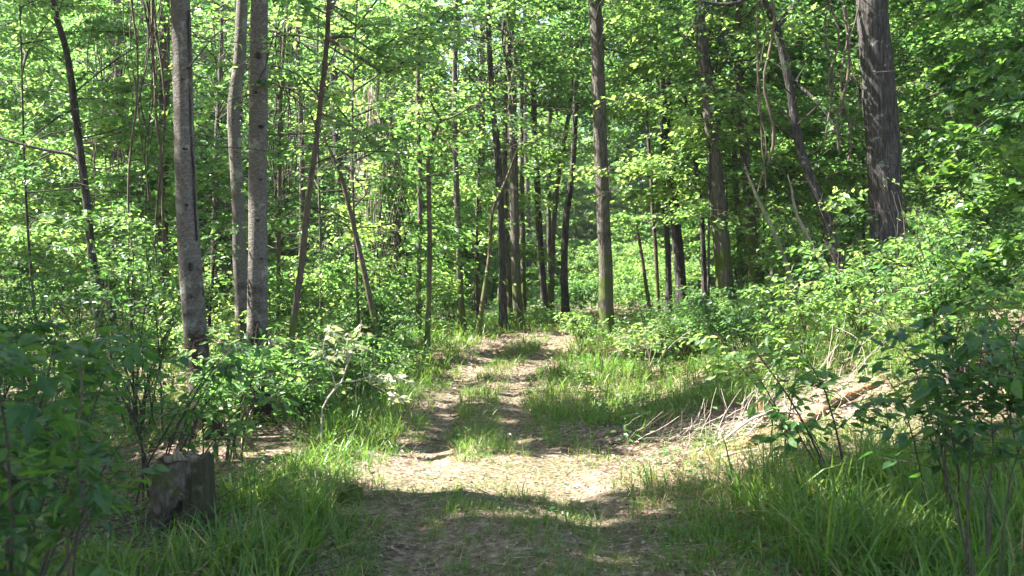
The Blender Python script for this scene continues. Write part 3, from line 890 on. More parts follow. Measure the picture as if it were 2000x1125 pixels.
# trees added outside the view so that their crowns shade the track
for x, y, H, zb in [(-8.5, 7.7, 17, 5.5), (-12, 13, 18, 6), (-10.5, 4.5, 17, 6), (-15, 19, 18, 7), (-17, 9, 18, 6), (-7.5, 13.5, 16, 6), (10.5, 5, 16, 8), (12, 10, 17, 7), (-5.5, 5.2, 14, 5.5), (-13.5, 7.5, 17, 5), (-4.5, 7.6, 15, 6.5), (-11.5, 8.2, 17, 5), (-14.5, 4.5, 17, 5), (-9.5, 6.3, 16, 4.5), (-12.5, 12.3, 17, 4.5), (-16, 7, 18, 5), (-9, 11.5, 15, 4.5), (-5, -2, 16, 6), (5.5, -3, 16, 7), (-7, 1.5, 16, 6), (0, -6, 16, 7)]:
    forest_tree(x, y, H, .16, zb, 4.0, LEAF, BARK_BROWN, "tall tree added outside the view, its boughs there to shade the track", "trees added to shade the track", r, nb=70, nsp=15, k=24)

# the far woods
mb = MB()
n = 1700
yy_ = r.uniform(58, 100, n)
xx_ = r.uniform(-.72, .72, n) * yy_
hh_ = r.random(n) ** 1.5 * 17
cz = ground_z(xx_, yy_) + hh_
nl = 75
p = np.repeat(np.stack([xx_, yy_, cz], 1), nl, 0) + r.normal(0, 1, (n * nl, 3)) * np.array([2.2, 2.2, .9])
ax = r.normal(0, 1, p.shape)
ax[:, 2] = ax[:, 2] * .4 - .3
nr = np.stack([r.normal(0, .5, len(p)), r.normal(0, .5, len(p)), np.ones(len(p))], 1)
L = r.uniform(.4, .8, len(p))
mb.leaves(p, ax, nr, L, L * .7, np.clip(np.repeat(r.uniform(.1, .9, n), nl) + r.normal(0, .1, len(p)), 0, 1), 0)
tag(mb.build("far_woods", [LEAF_LIME]), "hazy mass of far woods closing the view", "woods", kind="stuff")


# ------------------------------------------------------------------ shrubs
def shrub(name, label, x, y, h, rad, stems, nsp, k, L, tint, leaf, r, kind='leaf', group=None, ls=None, lean=None, cat="shrub", wl=.55, bark=None, tmin=.3, gaps=2.4, srad=.006, droop=.3, sub=1.0, spread=(25, 80), njit=.55):
    g = float(ground_z(x, y))
    org = np.array([x, y, g])
    root = empty(name, org)
    tag(root, label, cat, group)
    a = r.random(stems) * 6.283
    q = rad * np.sqrt(r.random(stems))
    t = np.linspace(0, 1, 6)[None, :, None]
    dh = np.stack([np.cos(a) * q, np.sin(a) * q], 1)
    if lean is not None:
        dh += np.array(lean)
    hh = h * r.uniform(.6, 1.05, stems)
    st = r.normal(0, rad * .12, (stems, 2))
    bo = np.zeros((stems, 6, 3))
    bo[:, :, :2] = org[:2] + st[:, None, :] + dh[:, None, :] * t ** 1.5 + r.normal(0, .02 * h, (stems, 6, 2)) * t
    bo[:, :, 2] = g - .03 + (hh[:, None] + .03) * (t[..., 0] - .08 * t[..., 0] ** 3)
    sb = MB()
    sb.tubes(bo, np.full((stems, 1), srad * (1 + h * .35)) * np.linspace(1, .3, 6)[None], 5, 0, cap=False)
    sb.build("stems", bark or TWIG, root, org)
    fb = MB()
    spray_foliage(fb, bo, nsp, k, L, ls or max(.25, rad * .5), tint, kind, tmin=tmin, r=r, wl=wl, gaps=gaps, droop=droop, sub=sub, spread=spread, njit=njit)
    fb.build("foliage", [bark or TWIG, leaf], root, org)
    return root


r = np.random.default_rng(21)
big = dict(kind='fine', wl=.5)
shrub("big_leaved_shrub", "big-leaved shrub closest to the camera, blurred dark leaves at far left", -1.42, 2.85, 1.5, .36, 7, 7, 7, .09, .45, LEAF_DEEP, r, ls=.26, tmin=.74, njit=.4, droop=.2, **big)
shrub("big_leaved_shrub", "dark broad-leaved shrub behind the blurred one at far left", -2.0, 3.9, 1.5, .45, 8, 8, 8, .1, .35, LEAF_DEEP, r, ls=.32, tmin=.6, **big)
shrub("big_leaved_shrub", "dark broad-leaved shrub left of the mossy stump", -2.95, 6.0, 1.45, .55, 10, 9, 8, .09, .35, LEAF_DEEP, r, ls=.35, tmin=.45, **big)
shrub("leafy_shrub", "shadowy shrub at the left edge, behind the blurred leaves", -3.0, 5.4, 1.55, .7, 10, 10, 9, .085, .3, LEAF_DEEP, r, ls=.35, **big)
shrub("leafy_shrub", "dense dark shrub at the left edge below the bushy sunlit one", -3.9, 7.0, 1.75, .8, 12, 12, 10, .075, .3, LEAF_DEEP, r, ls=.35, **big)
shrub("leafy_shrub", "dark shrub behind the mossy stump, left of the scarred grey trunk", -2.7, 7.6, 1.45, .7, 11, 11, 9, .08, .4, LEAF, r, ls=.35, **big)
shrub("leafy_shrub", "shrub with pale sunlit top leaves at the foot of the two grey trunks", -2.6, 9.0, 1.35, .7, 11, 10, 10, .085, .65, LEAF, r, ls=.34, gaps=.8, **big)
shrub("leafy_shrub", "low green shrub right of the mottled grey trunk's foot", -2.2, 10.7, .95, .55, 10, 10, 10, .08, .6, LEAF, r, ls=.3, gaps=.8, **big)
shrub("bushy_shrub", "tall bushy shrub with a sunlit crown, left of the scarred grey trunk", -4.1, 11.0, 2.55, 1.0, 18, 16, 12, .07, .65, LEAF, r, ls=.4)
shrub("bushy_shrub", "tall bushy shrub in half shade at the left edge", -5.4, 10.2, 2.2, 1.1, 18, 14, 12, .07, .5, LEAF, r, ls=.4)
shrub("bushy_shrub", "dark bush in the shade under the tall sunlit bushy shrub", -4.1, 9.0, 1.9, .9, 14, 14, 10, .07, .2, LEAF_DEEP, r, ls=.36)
shrub("leafy_shrub", "leafy shrub behind the slender mossy tree's foot", -2.9, 12.6, 1.2, .8, 12, 11, 10, .08, .6, LEAF, r, ls=.35)
shrub("leafy_shrub", "spreading low shrub on the left verge behind the sun-whitened sapling", -2.0, 13.2, .95, .8, 12, 11, 10, .075, .55, LEAF, r, ls=.35)
shrub("leafy_shrub", "broad green shrub by the leaning sapling left of the track", -2.3, 15.3, 1.05, .9, 14, 11, 10, .08, .6, LEAF, r, ls=.4)
shrub("leafy_shrub", "rounded shrub in front of the thin dead brown tree", -2.7, 18.0, 1.2, 1.0, 14, 11, 10, .085, .7, LEAF, r, ls=.4)
# right side
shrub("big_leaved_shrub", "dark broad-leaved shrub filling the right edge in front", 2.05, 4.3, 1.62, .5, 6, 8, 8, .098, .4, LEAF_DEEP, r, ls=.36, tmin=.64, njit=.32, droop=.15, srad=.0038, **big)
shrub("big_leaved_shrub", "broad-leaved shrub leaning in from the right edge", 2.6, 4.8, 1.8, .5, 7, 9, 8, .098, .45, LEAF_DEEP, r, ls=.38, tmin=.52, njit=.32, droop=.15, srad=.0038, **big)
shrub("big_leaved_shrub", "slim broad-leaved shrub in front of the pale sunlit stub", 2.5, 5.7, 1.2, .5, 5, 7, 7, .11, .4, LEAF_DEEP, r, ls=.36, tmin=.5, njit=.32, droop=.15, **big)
shrub("slim_shrub", "slim dark-stemmed shrub over the orange rotten log", 2.15, 6.7, 1.0, .40, 3, 6, 7, .09, .5, LEAF, r, ls=.26, lean=(-.28, 0), tmin=.65, **big)
shrub("slim_shrub", "slim shrub left of the broken little stump, its leaves catching sun", 2.25, 8.2, 1.1, .6, 5, 7, 8, .085, .75, LEAF_LIME, r, ls=.3, lean=(-.15, .1), tmin=.66, **big)
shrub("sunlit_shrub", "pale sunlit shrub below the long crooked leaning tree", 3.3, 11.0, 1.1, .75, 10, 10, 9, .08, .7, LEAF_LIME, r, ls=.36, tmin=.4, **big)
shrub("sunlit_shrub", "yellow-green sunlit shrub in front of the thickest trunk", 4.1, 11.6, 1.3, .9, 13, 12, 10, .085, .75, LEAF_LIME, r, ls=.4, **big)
shrub("leafy_shrub", "dense dark shrub on the bank below the broken pale snag", 3.2, 13.8, 1.0, .9, 14, 13, 11, .075, .35, LEAF, r, ls=.4)
shrub("leafy_shrub", "dense green shrub on the bank below the sturdy leaning trunk", 2.7, 15.2, .95, .8, 12, 12, 11, .08, .5, LEAF, r, ls=.4)
shrub("leafy_shrub", "light green shrub right of the thickest trunk", 5.0, 12.2, 2.0, .9, 14, 13, 11, .08, .7, LEAF_LIME, r, ls=.4)
shrub("leafy_shrub", "green shrub behind the pale sunlit stub", 4.2, 9.3, 1.7, .8, 12, 12, 11, .08, .6, LEAF, r, ls=.38)
shrub("leafy_shrub", "tangled shrub at the right edge below the vine-covered tree", 4.0, 7.6, 1.5, .7, 11, 12, 10, .08, .45, LEAF, r, ls=.36)
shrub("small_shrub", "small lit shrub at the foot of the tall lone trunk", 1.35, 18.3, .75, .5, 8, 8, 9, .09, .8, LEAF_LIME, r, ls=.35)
shrub("small_shrub", "wispy shrub with pale bare twigs right of the lone trunk", 2.0, 14.6, .85, .7, 7, 8, 9, .08, .75, LEAF_LIME, r, ls=.4, tmin=.5, bark=TWIG_PALE)
shrub("small_shrub", "low shrub overhanging the left side of the track's crest", .25, 20.8, .6, .6, 8, 8, 9, .09, .6, LEAF, r, ls=.35)

for x, y, h in ((3.6, 31, 1.5), (5.2, 34, 2.1), (4.2, 38, 2.6), (6.6, 40, 2.8), (3.4, 43, 3.0), (5.6, 46, 3.4)):
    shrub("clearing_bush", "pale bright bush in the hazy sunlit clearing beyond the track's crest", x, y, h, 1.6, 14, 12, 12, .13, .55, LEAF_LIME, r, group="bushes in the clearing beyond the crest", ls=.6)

# a wall of vines on the tree at the right edge
def vine_tree():
    x, y = 4.75, 8.7
    g = float(ground_z(x, y))
    c = resample(np.array([[x, y, g - .1], [x + .05, y, g + 2], [x - .05, y + .1, g + 4.5], [x + .1, y + .2, g + 9], [x, y, g + 12]]), .2)
    org = np.array([x, y, g])
    root = empty("vine_covered_tree", org)
    tag(root, "tree smothered in broad vine leaves at the right edge", "tree")
    m1 = MB()
    m1.tubes(c, np.linspace(.13, .05, len(c)), 10, 0, wob=.06, seed=3)
    m1.build("trunk", BARK_DARK, root, org)
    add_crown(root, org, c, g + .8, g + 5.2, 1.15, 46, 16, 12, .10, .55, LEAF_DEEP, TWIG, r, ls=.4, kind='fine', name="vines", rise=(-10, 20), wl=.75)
    add_crown(root, org, c, g + 3.6, g + 12, 3.2, 34, 12, 16, .1, .55, LEAF, TWIG, r, ls=.8)


vine_tree()

k_ = 0
spots = []
for it in range(3000):
    if k_ >= 70:
        break
    y = 13 + 25 * r.random()
    x = r.uniform(-.56, .56) * y
    u = x - path_x(y)
    if abs(u) < (2.4 if u < 0 else 3.6) or (u > 0 and y < 17 and u < 4.5):
        continue
    if any((x - a) ** 2 + (y - b) ** 2 < (.9 + .03 * y) ** 2 for a, b in spots):
        continue
    spots.append((x, y))
    k_ += 1
    side = "left" if u < 0 else "right"
    if y < 22:
        lab, grp = "low green undergrowth bush among the trunks %s of the track" % side, "undergrowth bushes %s of the track" % side
    else:
        lab, grp = "distant bright bush between far trunks %s of the track" % side, "distant bushes %s of the track" % side
    shrub("undergrowth_bush", lab, x, y, r.uniform(.9, 2.2), r.uniform(.8, 1.2), 12, 10, 10, r.uniform(.055, .12) * (1 if y < 22 else 1.35), r.uniform(.25, .85), LEAF if r.random() < .5 else LEAF_LIME, r, group=grp, ls=r.uniform(.3, .6), wl=r.uniform(.38, .75), njit=r.uniform(.35, .8))


# ------------------------------------------------------------------ the sapling with white sunlit leaves
def px_stems(root, org, specs, mat, name="stem"):
    out = []
    m = MB()
    for pts, d, w in specs:
        out.append(px_limb(m, pts, d, w, 6))
    m.build(name, mat, root, org)
    return out


def lit_sapling():
    d = 9.5
    base = P(628, 852, d)
    g = float(ground_z(base[0], base[1]))
    org = np.array([base[0], base[1], g])
    root = empty("sapling", org)
    tag(root, "young forked sapling with shining white sunlit leaves, left of the track", "sapling")
    rr = np.random.default_rng(3)
    L = px_stems(root, org, [([(629, 875), (628, 840), (629, 800), (640, 778), (658, 755), (668, 745)], d, (4, 3.5)),
                             ([(668, 745), (674, 725), (684, 695), (694, 670), (704, 645), (706, 625)], d, (3.4, 1.6)),
                             ([(656, 757), (650, 735), (640, 710), (630, 690), (634, 665), (640, 640), (648, 630)], d, (2.6, 1.2)),
                             ([(668, 745), (690, 745), (715, 738), (745, 733), (775, 737), (800, 745)], d, (3, 1.3)),
                             ([(720, 748), (745, 760), (765, 775), (775, 790)], d, (2, 1)),
                             ([(640, 707), (655, 692), (668, 680)], d, (1.6, 1)),
                             ([(697, 745), (694, 765), (697, 792)], d, (1.3, .8)), ([(712, 740), (709, 720), (711, 705)], d, (1.3, .8))], TWIG_PALE)
    fb = MB()
    for i, n in ((1, 6), (2, 7), (3, 9), (4, 5), (5, 3)):
        q = L[i][np.linspace(0, len(L[i]) - 1, 6).astype(int)][None]
        spray_foliage(fb, q, n, 6, .09, .14, .9, 'fine', tmin=.3, r=rr, wl=.45, droop=.5, gaps=False, njit=1.1)
    fb.build("foliage", [TWIG_PALE, LEAF_SUN_PALE], root, org)


lit_sapling()


def stem_plant(name, label, specs, leafspec, bark, seed):
    p0 = P(*specs[0][0][0], specs[0][1])
    g = float(ground_z(p0[0], p0[1]))
    org = np.array([p0[0], p0[1], g])
    root = empty(name, org)
    tag(root, label, "sapling")
    rr = np.random.default_rng(seed)
    L = px_stems(root, org, specs, bark)
    fb = MB()
    for i in range(len(L)):
        q = L[i][np.linspace(0, len(L[i]) - 1, 6).astype(int)][None]
        spray_foliage(fb, q, *leafspec[:5], 'fine', tmin=.35, r=rr, wl=.5, gaps=False)
    fb.build("foliage", [TWIG, leafspec[5]], root, org)


stem_plant("dark_stemmed_sapling", "thin dark leaning sapling rising left out of the tall grass", [([(1612, 940), (1600, 890), (1572, 830), (1538, 772), (1490, 705), (1455, 655)], 6.6, (5, 2)), ([(1540, 775), (1560, 740), (1600, 715)], 6.6, (2.5, 1))], (11, 6, .085, .3, .6, LEAF), TWIG, 4)
stem_plant("dark_stemmed_sapling", "thin dark sapling with a red stem, right of the leaning one", [([(1652, 945), (1642, 880), (1628, 820), (1612, 765), (1585, 715), (1560, 690)], 6.5, (5, 2)), ([(1632, 840), (1680, 800), (1720, 780)], 6.5, (2.5, 1))], (11, 6, .085, .3, .45, LEAF_DEEP), TWIG, 5)
stem_plant("dark_stemmed_sapling", "near thin stem rising through the dark leaves at bottom left", [([(136, 1200), (132, 1080), (134, 990), (146, 920), (152, 850), (160, 760), (155, 690)], 3.0, (9, 4))], (6, 5, .10, .28, .4, LEAF_DEEP), BARK_THIN, 6)


# ------------------------------------------------------------------ stumps, log, branches, rocks
def disc_column(mb, org, hs, radii, sides, seed, top_rough, mat=0, cx=None, cap_mat=None):
    rr = np.random.default_rng(seed)
    a = np.linspace(0, 2 * math.pi, sides, endpoint=False)
    prof = 1 + .08 * np.sin(a * 3 + seed) + .05 * np.sin(a * 7 + 2 * seed) + .03 * np.sin(a * 17 + seed) + rr.normal(0, .03, sides)
    V = []
    for i, (h, q) in enumerate(zip(hs, radii)):
        z = np.full(sides, h)
        if i == len(hs) - 1:
            nz = rr.normal(0, top_rough * 1.6, sides)
            z = z + (nz + np.roll(nz, 1) + np.roll(nz, -1) + .6 * np.roll(nz, 2)) / 2.4 + top_rough * 1.8 * np.sin(a + seed)
        o = cx[i] if cx is not None else (0, 0)
        V.append(np.stack([org[0] + o[0] + np.cos(a) * q * prof, org[1] + o[1] + np.sin(a) * q * prof, org[2] + z], 1))
    V = np.array(V)
    m = len(hs)
    i = np.arange(m - 1)[:, None] * sides
    j = np.arange(sides)[None]
    j2 = (j + 1) % sides
    t = np.concatenate([np.stack([i + j, i + j2, i + sides + j2], -1).reshape(-1, 3), np.stack([i + j, i + sides + j2, i + sides + j], -1).reshape(-1, 3)])
    mb.add(V.reshape(-1, 3), t, mat, .5, True)
    ring = V[-1]
    cen = ring.mean(0) - np.array([0, 0, top_rough * 1.5])
    inner = cen + (ring - cen) * .5 - np.array([0, 0, 1]) * np.abs(rr.normal(0, top_rough, sides))[:, None]
    vv = np.concatenate([ring, inner, cen[None]])
    jj = np.arange(sides)
    jn = (jj + 1) % sides
    tt_ = np.concatenate([np.stack([jj, jn, sides + jn], 1), np.stack([jj, sides + jn, sides + jj], 1), np.stack([sides + jj, sides + jn, np.full(sides, 2 * sides)], 1)])
    mb.add(vv, tt_, mat, .5, False)


def mossy_stump():
    b = P(362, 1048, 6.4)
    g = float(ground_z(b[0], b[1]))
    org = np.array([b[0], b[1], g])
    root = empty("tree_stump", org)
    tag(root, "weathered grey stump with mossy bark slab, in grass at lower left", "stump")
    mb = MB()
    hs = np.linspace(-.08, .50, 9)
    disc_column(mb, org, hs, .15 + .07 * np.exp(-(hs + .08) / .12), 64, 3, .011, cx=[(.035 - .02 * h, 0) for h in hs])
    mb.build("wood", STUMPWOOD, root, org)
    # slab of bark: curved plate hugging the left front of the stump, pointed below
    na, nh = 22, 18
    rr = np.random.default_rng(9)
    A = np.linspace(math.radians(168), math.radians(282), na)
    V, top = [], .48
    low = np.interp(np.degrees(A), [168, 195, 225, 238, 258, 282], [.28, .19, .075, .06, .17, .26]) + rr.normal(0, .012, na)
    for lay in (0, 1):
        for s in np.linspace(0, 1, nh):
            z = top - .01 * np.sin(A * 5) - (top - low) * s
            q = .185 + .045 * math.sin(s * 3.0) + .03 * s - .035 * lay + rr.normal(0, .004, na)
            V.append(np.stack([org[0] + .03 + np.cos(A) * q, org[1] + np.sin(A) * q, org[2] + z], 1))
    V = np.array(V)
    T = []
    f = lambda l, i, j: (l * nh + i) * na + j
    for l in (0, 1):
        for i in range(nh - 1):
            for j in range(na - 1):
                T += [(f(l, i, j), f(l, i, j + 1), f(l, i + 1, j + 1)), (f(l, i, j), f(l, i + 1, j + 1), f(l, i + 1, j))]
    for j in range(na - 1):
        for i in (0, nh - 1):
            T += [(f(0, i, j), f(0, i, j + 1), f(1, i, j + 1)), (f(0, i, j), f(1, i, j + 1), f(1, i, j))]
    for i in range(nh - 1):
        for j in (0, na - 1):
            T += [(f(0, i, j), f(0, i + 1, j), f(1, i + 1, j)), (f(0, i, j), f(1, i + 1, j), f(1, i, j))]
    m2 = MB()
    m2.add(V.reshape(-1, 3), T, 0, .5, True)
    m2.build("bark_slab", MOSSY, root, org)
    for dx, dy, q in ((-.34, -.05, .075), (-.2, -.26, .06), (.2, -.2, .045), (.26, .05, .05)):
        c = resample(np.array([org + (dx * .25, dy * .25, .22), org + (dx * .55, dy * .55, .11), org + (dx * .85, dy * .85, .03), org + (dx * 1.2, dy * 1.2, -.06)]), .04)
        m3 = MB()
        m3.tubes(c, np.linspace(q, q * .45, len(c)), 10, 0, wob=.12, seed=dx * 9)
        m3.build("root", MOSSY, root, org)


mossy_stump()


def small_stump(name, label, px, py, d, h, rad, mat, seed, rough=.03, lean=0.0, cat="stump"):
    b = P(px, py, d)
    g = float(ground_z(b[0], b[1]))
    org = np.array([b[0], b[1], g])
    mb = MB()
    hs = np.linspace(-.06, h, 7)
    disc_column(mb, org, hs, rad * (1 + .5 * np.exp(-(hs + .06) / .08)), 18, seed, rough, cx=[(lean * t * h, 0) for t in np.linspace(0, 1, 7)])
    o = mb.build(name, mat, None, org)
    tag(o, label, cat)


small_stump("broken_stump", "splintered tan broken stump amid the twig heap on the right bank", 1492, 830, 9.3, .34, .05, ROTTEN, 4, .05)
small_stump("broken_stub", "pale peeled stub lit by sun under the right-hand leaves", 1872, 780, 8.3, .42, .034, BARK_PALE, 5, .02, lean=-.25)
small_stump("rotten_stump", "low dark rotten stump in grass on the track's left edge", 684, 985, 7.1, .10, .075, BARK_BROWN, 6, .03)


def log():
    a, b = P(1425, 892, 8.7), P(1725, 800, 9.8)
    q = np.array([a + (b - a) * t for t in np.linspace(0, 1, 6)])
    q[:, 2] = ground_z(q[:, 0], q[:, 1]) + .02 + np.array([-.02, .02, .03, .02, .01, -.02])
    q[:, 1] += np.array([0, .05, -.04, .03, .06, 0])
    c = resample(q, .05)
    mb = MB()
    rr = np.random.default_rng(2)
    mb.tubes(c, .062 * (1 + .2 * np.sin(np.arange(len(c)) * .9) + rr.normal(0, .07, len(c))) * np.interp(np.linspace(0, 1, len(c)), [0, .1, .8, 1], [.6, 1, .9, .5]), 14, 0, wob=.16, seed=2)
    o = mb.build("rotten_log", ROTTEN, None, q[0])
    tag(o, "crumbling orange-brown rotten log lying on the sunlit right bank", "log")


log()


def fallen_branch(label, pts, d, w, mat, lift=.0, d2=None):
    n = len(pts)
    ds = np.linspace(d, d2 or d, n)
    W = np.array([P(px, py, dd) for (px, py), dd in zip(pts, ds)])
    gz = ground_z(W[:, 0], W[:, 1])
    W[:, 2] = np.maximum(W[:, 2], gz + .015)
    W[0, 2] = gz[0]
    c = resample(W, .06)
    mb = MB()
    mb.tubes(c, np.linspace(w[0], w[1], len(c)) / 2 * d / FPX, 7, 0, wob=.1, seed=pts[0][0])
    o = mb.build("fallen_branch", mat, None, W[0])
    tag(o, label, "branch")


fallen_branch("pale curved dead branch arching over the twig heap", [(1338, 900), (1400, 868), (1440, 838), (1475, 815), (1520, 805), (1560, 808)], 8.9, (6, 4), TWIG_PALE)
fallen_branch("short dead branch propped on the broken tan stump", [(1545, 830), (1540, 800), (1530, 785), (1548, 768)], 9.2, (5, 3), TWIG_PALE)
fallen_branch("long pale stick lying along the rotten log's lower side", [(1390, 920), (1440, 900), (1500, 880), (1560, 868)], 8.5, (5, 3), TWIG_PALE)
fallen_branch("dark crooked dead branch in the shade left of the mossy stump", [(128, 1040), (150, 985), (180, 955), (200, 950)], 5.6, (16, 8), BARK_DARK)
fallen_branch("thin grey stick leaning on the left of the mossy stump", [(300, 1040), (318, 960), (326, 920), (328, 895)], 6.4, (4, 3), TWIG)
fallen_branch("small broken stick on the grass at the track's left edge", [(632, 1070), (650, 1060), (662, 1078)], 5.8, (7, 5), TWIG)

for px, py, d, s, lab in [(1062, 1064, 5.75, .035, "small pale flat stone in the middle of the track, nearest"), (1132, 930, 8.0, .04, "small pale stone in the sunlit right rut"), (1092, 1108, 5.3, .028, "small grey stone at the bottom of the track")]:
    b = P(px, py, d)
    g = float(ground_z(b[0], b[1])) + .014
    rr = np.random.default_rng(int(px))
    nu, nv = 14, 9
    th = np.linspace(0, 2 * math.pi, nu, endpoint=False)
    ph = np.linspace(.05, math.pi - .05, nv)
    TH, PH = np.meshgrid(th, ph)
    q = s * (1 + .18 * np.sin(TH * 2 + px) * np.sin(PH) + .1 * np.sin(TH * 5 + PH * 4))
    V = np.stack([q * np.cos(TH) * np.sin(PH) * 1.25, q * np.sin(TH) * np.sin(PH), q * np.cos(PH) * .5], -1) + np.array([b[0], b[1], g + .006])
    i = np.arange(nv - 1)[:, None] * nu
    j = np.arange(nu)[None]
    j2 = (j + 1) % nu
    t = np.concatenate([np.stack([i + j, i + nu + j, i + nu + j2], -1).reshape(-1, 3), np.stack([i + j, i + nu + j2, i + j2], -1).reshape(-1, 3)])
    mb = MB()
    mb.add(V.reshape(-1, 3), t, 0, .5, True)
    tag(mb.build("rock", ROCK, None, np.array([b[0], b[1], g])), lab, "stone")


def twig_heap(label, cx, cy, sx, sy, n, lmin, lmax, hgt, mat, seed, up=.35):
    rr = np.random.default_rng(seed)
    x = cx + rr.normal(0, sx, n)
    y = cy + rr.normal(0, sy, n)
    a = rr.normal(math.pi * .05, .8, n)
    e = np.abs(rr.normal(0, up, n))
    l = rr.uniform(lmin, lmax, n)
    z = ground_z(x, y) + hgt * rr.random(n) ** 2
    t = np.linspace(-.5, .5, 5)[None, :, None]
    d = np.stack([np.cos(a) * np.cos(e), np.sin(a) * np.cos(e), np.sin(e)], 1)
    p = np.stack([x, y, z], 1)[:, None, :] + t * l[:, None, None] * d[:, None, :] + rr.normal(0, .02, (n, 5, 3)) * l[:, None, None]
    p[:, :, 2] += (.5 * l * np.sin(e))[:, None]
    p[:, :, 2] = np.maximum(p[:, :, 2], ground_z(p[:, :, 0], p[:, :, 1]) + .004)
    mb = MB()
    mb.tubes(p, rr.uniform(.0018, .0042, n)[:, None] * np.linspace(1, .5, 5)[None], 4, 0, cap=False)
    o = mb.build("brushwood", mat, None, np.array([cx, cy, float(ground_z(cx, cy))]))
    tag(o, label, "brushwood", kind="stuff")


twig_heap("tangled heap of pale dead twigs around the splintered tan stump", 2.3, 9.3, .42, .28, 210, .12, .5, .24, TWIG_PALE, 1, .6)
twig_heap("heap of dead twigs in the shade left of the splintered tan stump", 1.6, 9.3, .28, .25, 70, .15, .5, .14, TWIG, 2, .5)
twig_heap("thicket of thin dead stems behind the rotten log", 3.5, 10.2, .35, .3, 70, .2, .6, .25, TWIG_PALE, 3, 1.1)
twig_heap("scattered dead twigs on the dark ground at lower left", -2.6, 5.8, .7, .5, 120, .2, .8, .12, TWIG, 4, .3)


# ------------------------------------------------------------------ hanging vines
def hanging_vines(label, px0, px1, d, ztop, zlo, n, mat, seed, r0=.006, cat="vine"):
    rr = np.random.default_rng(seed)
    x = rr.uniform((px0 - 1000) / FPX * d, (px1 - 1000) / FPX * d, n)
    y = d + rr.normal(0, .25, n)
    z0 = np.full(n, ztop)
    z1 = rr.uniform(zlo[0], zlo[1], n)
    t = np.linspace(0, 1, 14)[None, :]
    X = x[:, None] + .08 * np.sin(t * rr.uniform(4, 14, n)[:, None] + x[:, None] * 9) + rr.normal(0, .012, (n, 14)).cumsum(1)
    Yv = y[:, None] + rr.normal(0, .012, (n, 14)).cumsum(1)
    Z = z0[:, None] + (z1 - z0)[:, None] * t
    mb = MB()
    mb.tubes(np.stack([X, Yv, Z], -1), (r0 * rr.uniform(.5, 1.5, n))[:, None] * np.ones((1, 14)), 4, 0, cap=False)
    m = n * 26
    i = rr.integers(0, n, m)
    j = rr.integers(0, 14, m)
    p = np.stack([X[i, j], Yv[i, j], Z[i, j]], 1) + rr.normal(0, .05, (m, 3))
    ax = rr.normal(0, 1, (m, 3))
    ax[:, 2] -= .6
    L = rr.uniform(.04, .09, m)
    kp = sun_keep(p)
    mb.leaves(p[kp], ax[kp], rr.normal(0, 1, (m, 3))[kp] + np.array([0, 0, .8]), L[kp], L[kp] * .6, rr.random(m)[kp], 1)
    o = mb.build("hanging_vines", [mat, LEAF], None, np.array([x.mean(), d, float(ground_z(x.mean(), d))]))
    tag(o, label, cat)


hanging_vines("dark curtain of vines hanging beside the scarred grey tree", 276, 314, 15, 7.5, (2.2, 5.6), 20, TWIG, 1, .007)
hanging_vines("pair of thick vines hanging straight left of the scarred grey tree", 288, 296, 14.6, 7.5, (1.8, 2.6), 3, BARK_THIN, 2, .022)
hanging_vines("brown vines hanging round the dead tree left of the forked one", 745, 790, 21, 5.0, (1.0, 2.6), 34, TWIG, 3, .010)
hanging_vines("shaggy vines around the top of the tall trunk at the track's end", 985, 1004, 21.6, 9, (5.2, 6.4), 12, BARK_BROWN, 4, .022)
hanging_vines("thin vines dangling between the mottled trunk and the mossy tree", 535, 580, 18, 7, (2, 4.5), 16, TWIG, 5, .009)
hanging_vines("long thin vine dangling left of the long crooked tree", 1488, 1502, 15, 7, (3.0, 3.6), 3, BARK_THIN, 6, .016)
hanging_vines("crooked bare vines hanging left of the thickest trunk", 1600, 1676, 15.5, 7, (3.2, 4.6), 5, BARK_THIN, 7, .018)
hanging_vines("vines hanging in the sunlit foliage far left", 190, 250, 20, 8, (2.5, 4.5), 18, TWIG, 8, .009)
hanging_vines("pale vines hanging in bright foliage left of the dead tree", 690, 740, 22, 6, (2.0, 4.0), 20, TWIG_PALE, 9, .008)


# ------------------------------------------------------------------ grass, weeds, litter
def blades(mb, x, y, ln, wd, lean, az, tint, mat=0):
    n = len(x)
    z = ground_z(x, y)
    s = np.array([0, .38, .72, 1.0])
    dh = np.stack([np.cos(az), np.sin(az)], 1)
    q = ln[:, None] * (lean[:, None] * s ** 2 + .08 * s)
    C_ = np.zeros((n, 4, 3))
    C_[:, :, 0] = x[:, None] + dh[:, 0:1] * q
    C_[:, :, 1] = y[:, None] + dh[:, 1:2] * q
    C_[:, :, 2] = z[:, None] - .01 + ln[:, None] * (s - .5 * np.minimum(lean, 1.3)[:, None] * s ** 2.4)
    tw = az + np.pi / 2 + rng.normal(0, .5, n)
    sd = np.stack([np.cos(tw), np.sin(tw), np.zeros(n)], 1)[:, None, :]
    w = wd[:, None, None] * np.array([.7, 1, .7])[None, :, None] * .5
    A = C_[:, :3] - sd * w
    B = C_[:, :3] + sd * w
    V = np.concatenate([np.stack([A, B], 2).reshape(n, 6, 3), C_[:, 3:]], 1)
    tr = np.array([(0, 1, 3), (0, 3, 2), (2, 3, 5), (2, 5, 4), (4, 5, 6)])
    t = tr[None] + (np.arange(n) * 7)[:, None, None]
    mb.add(V.reshape(-1, 3), t.reshape(-1, 3), mat, np.repeat(np.clip(tint, 0, 1), 5), False)


def noise2(x, y, s, o=0):
    return .5 + .25 * (np.sin(x * s + 1.7 * np.sin(y * s * .7 + o)) + np.sin(y * s * 1.1 + 1.3 * np.sin(x * s * .9 + o * 2)))


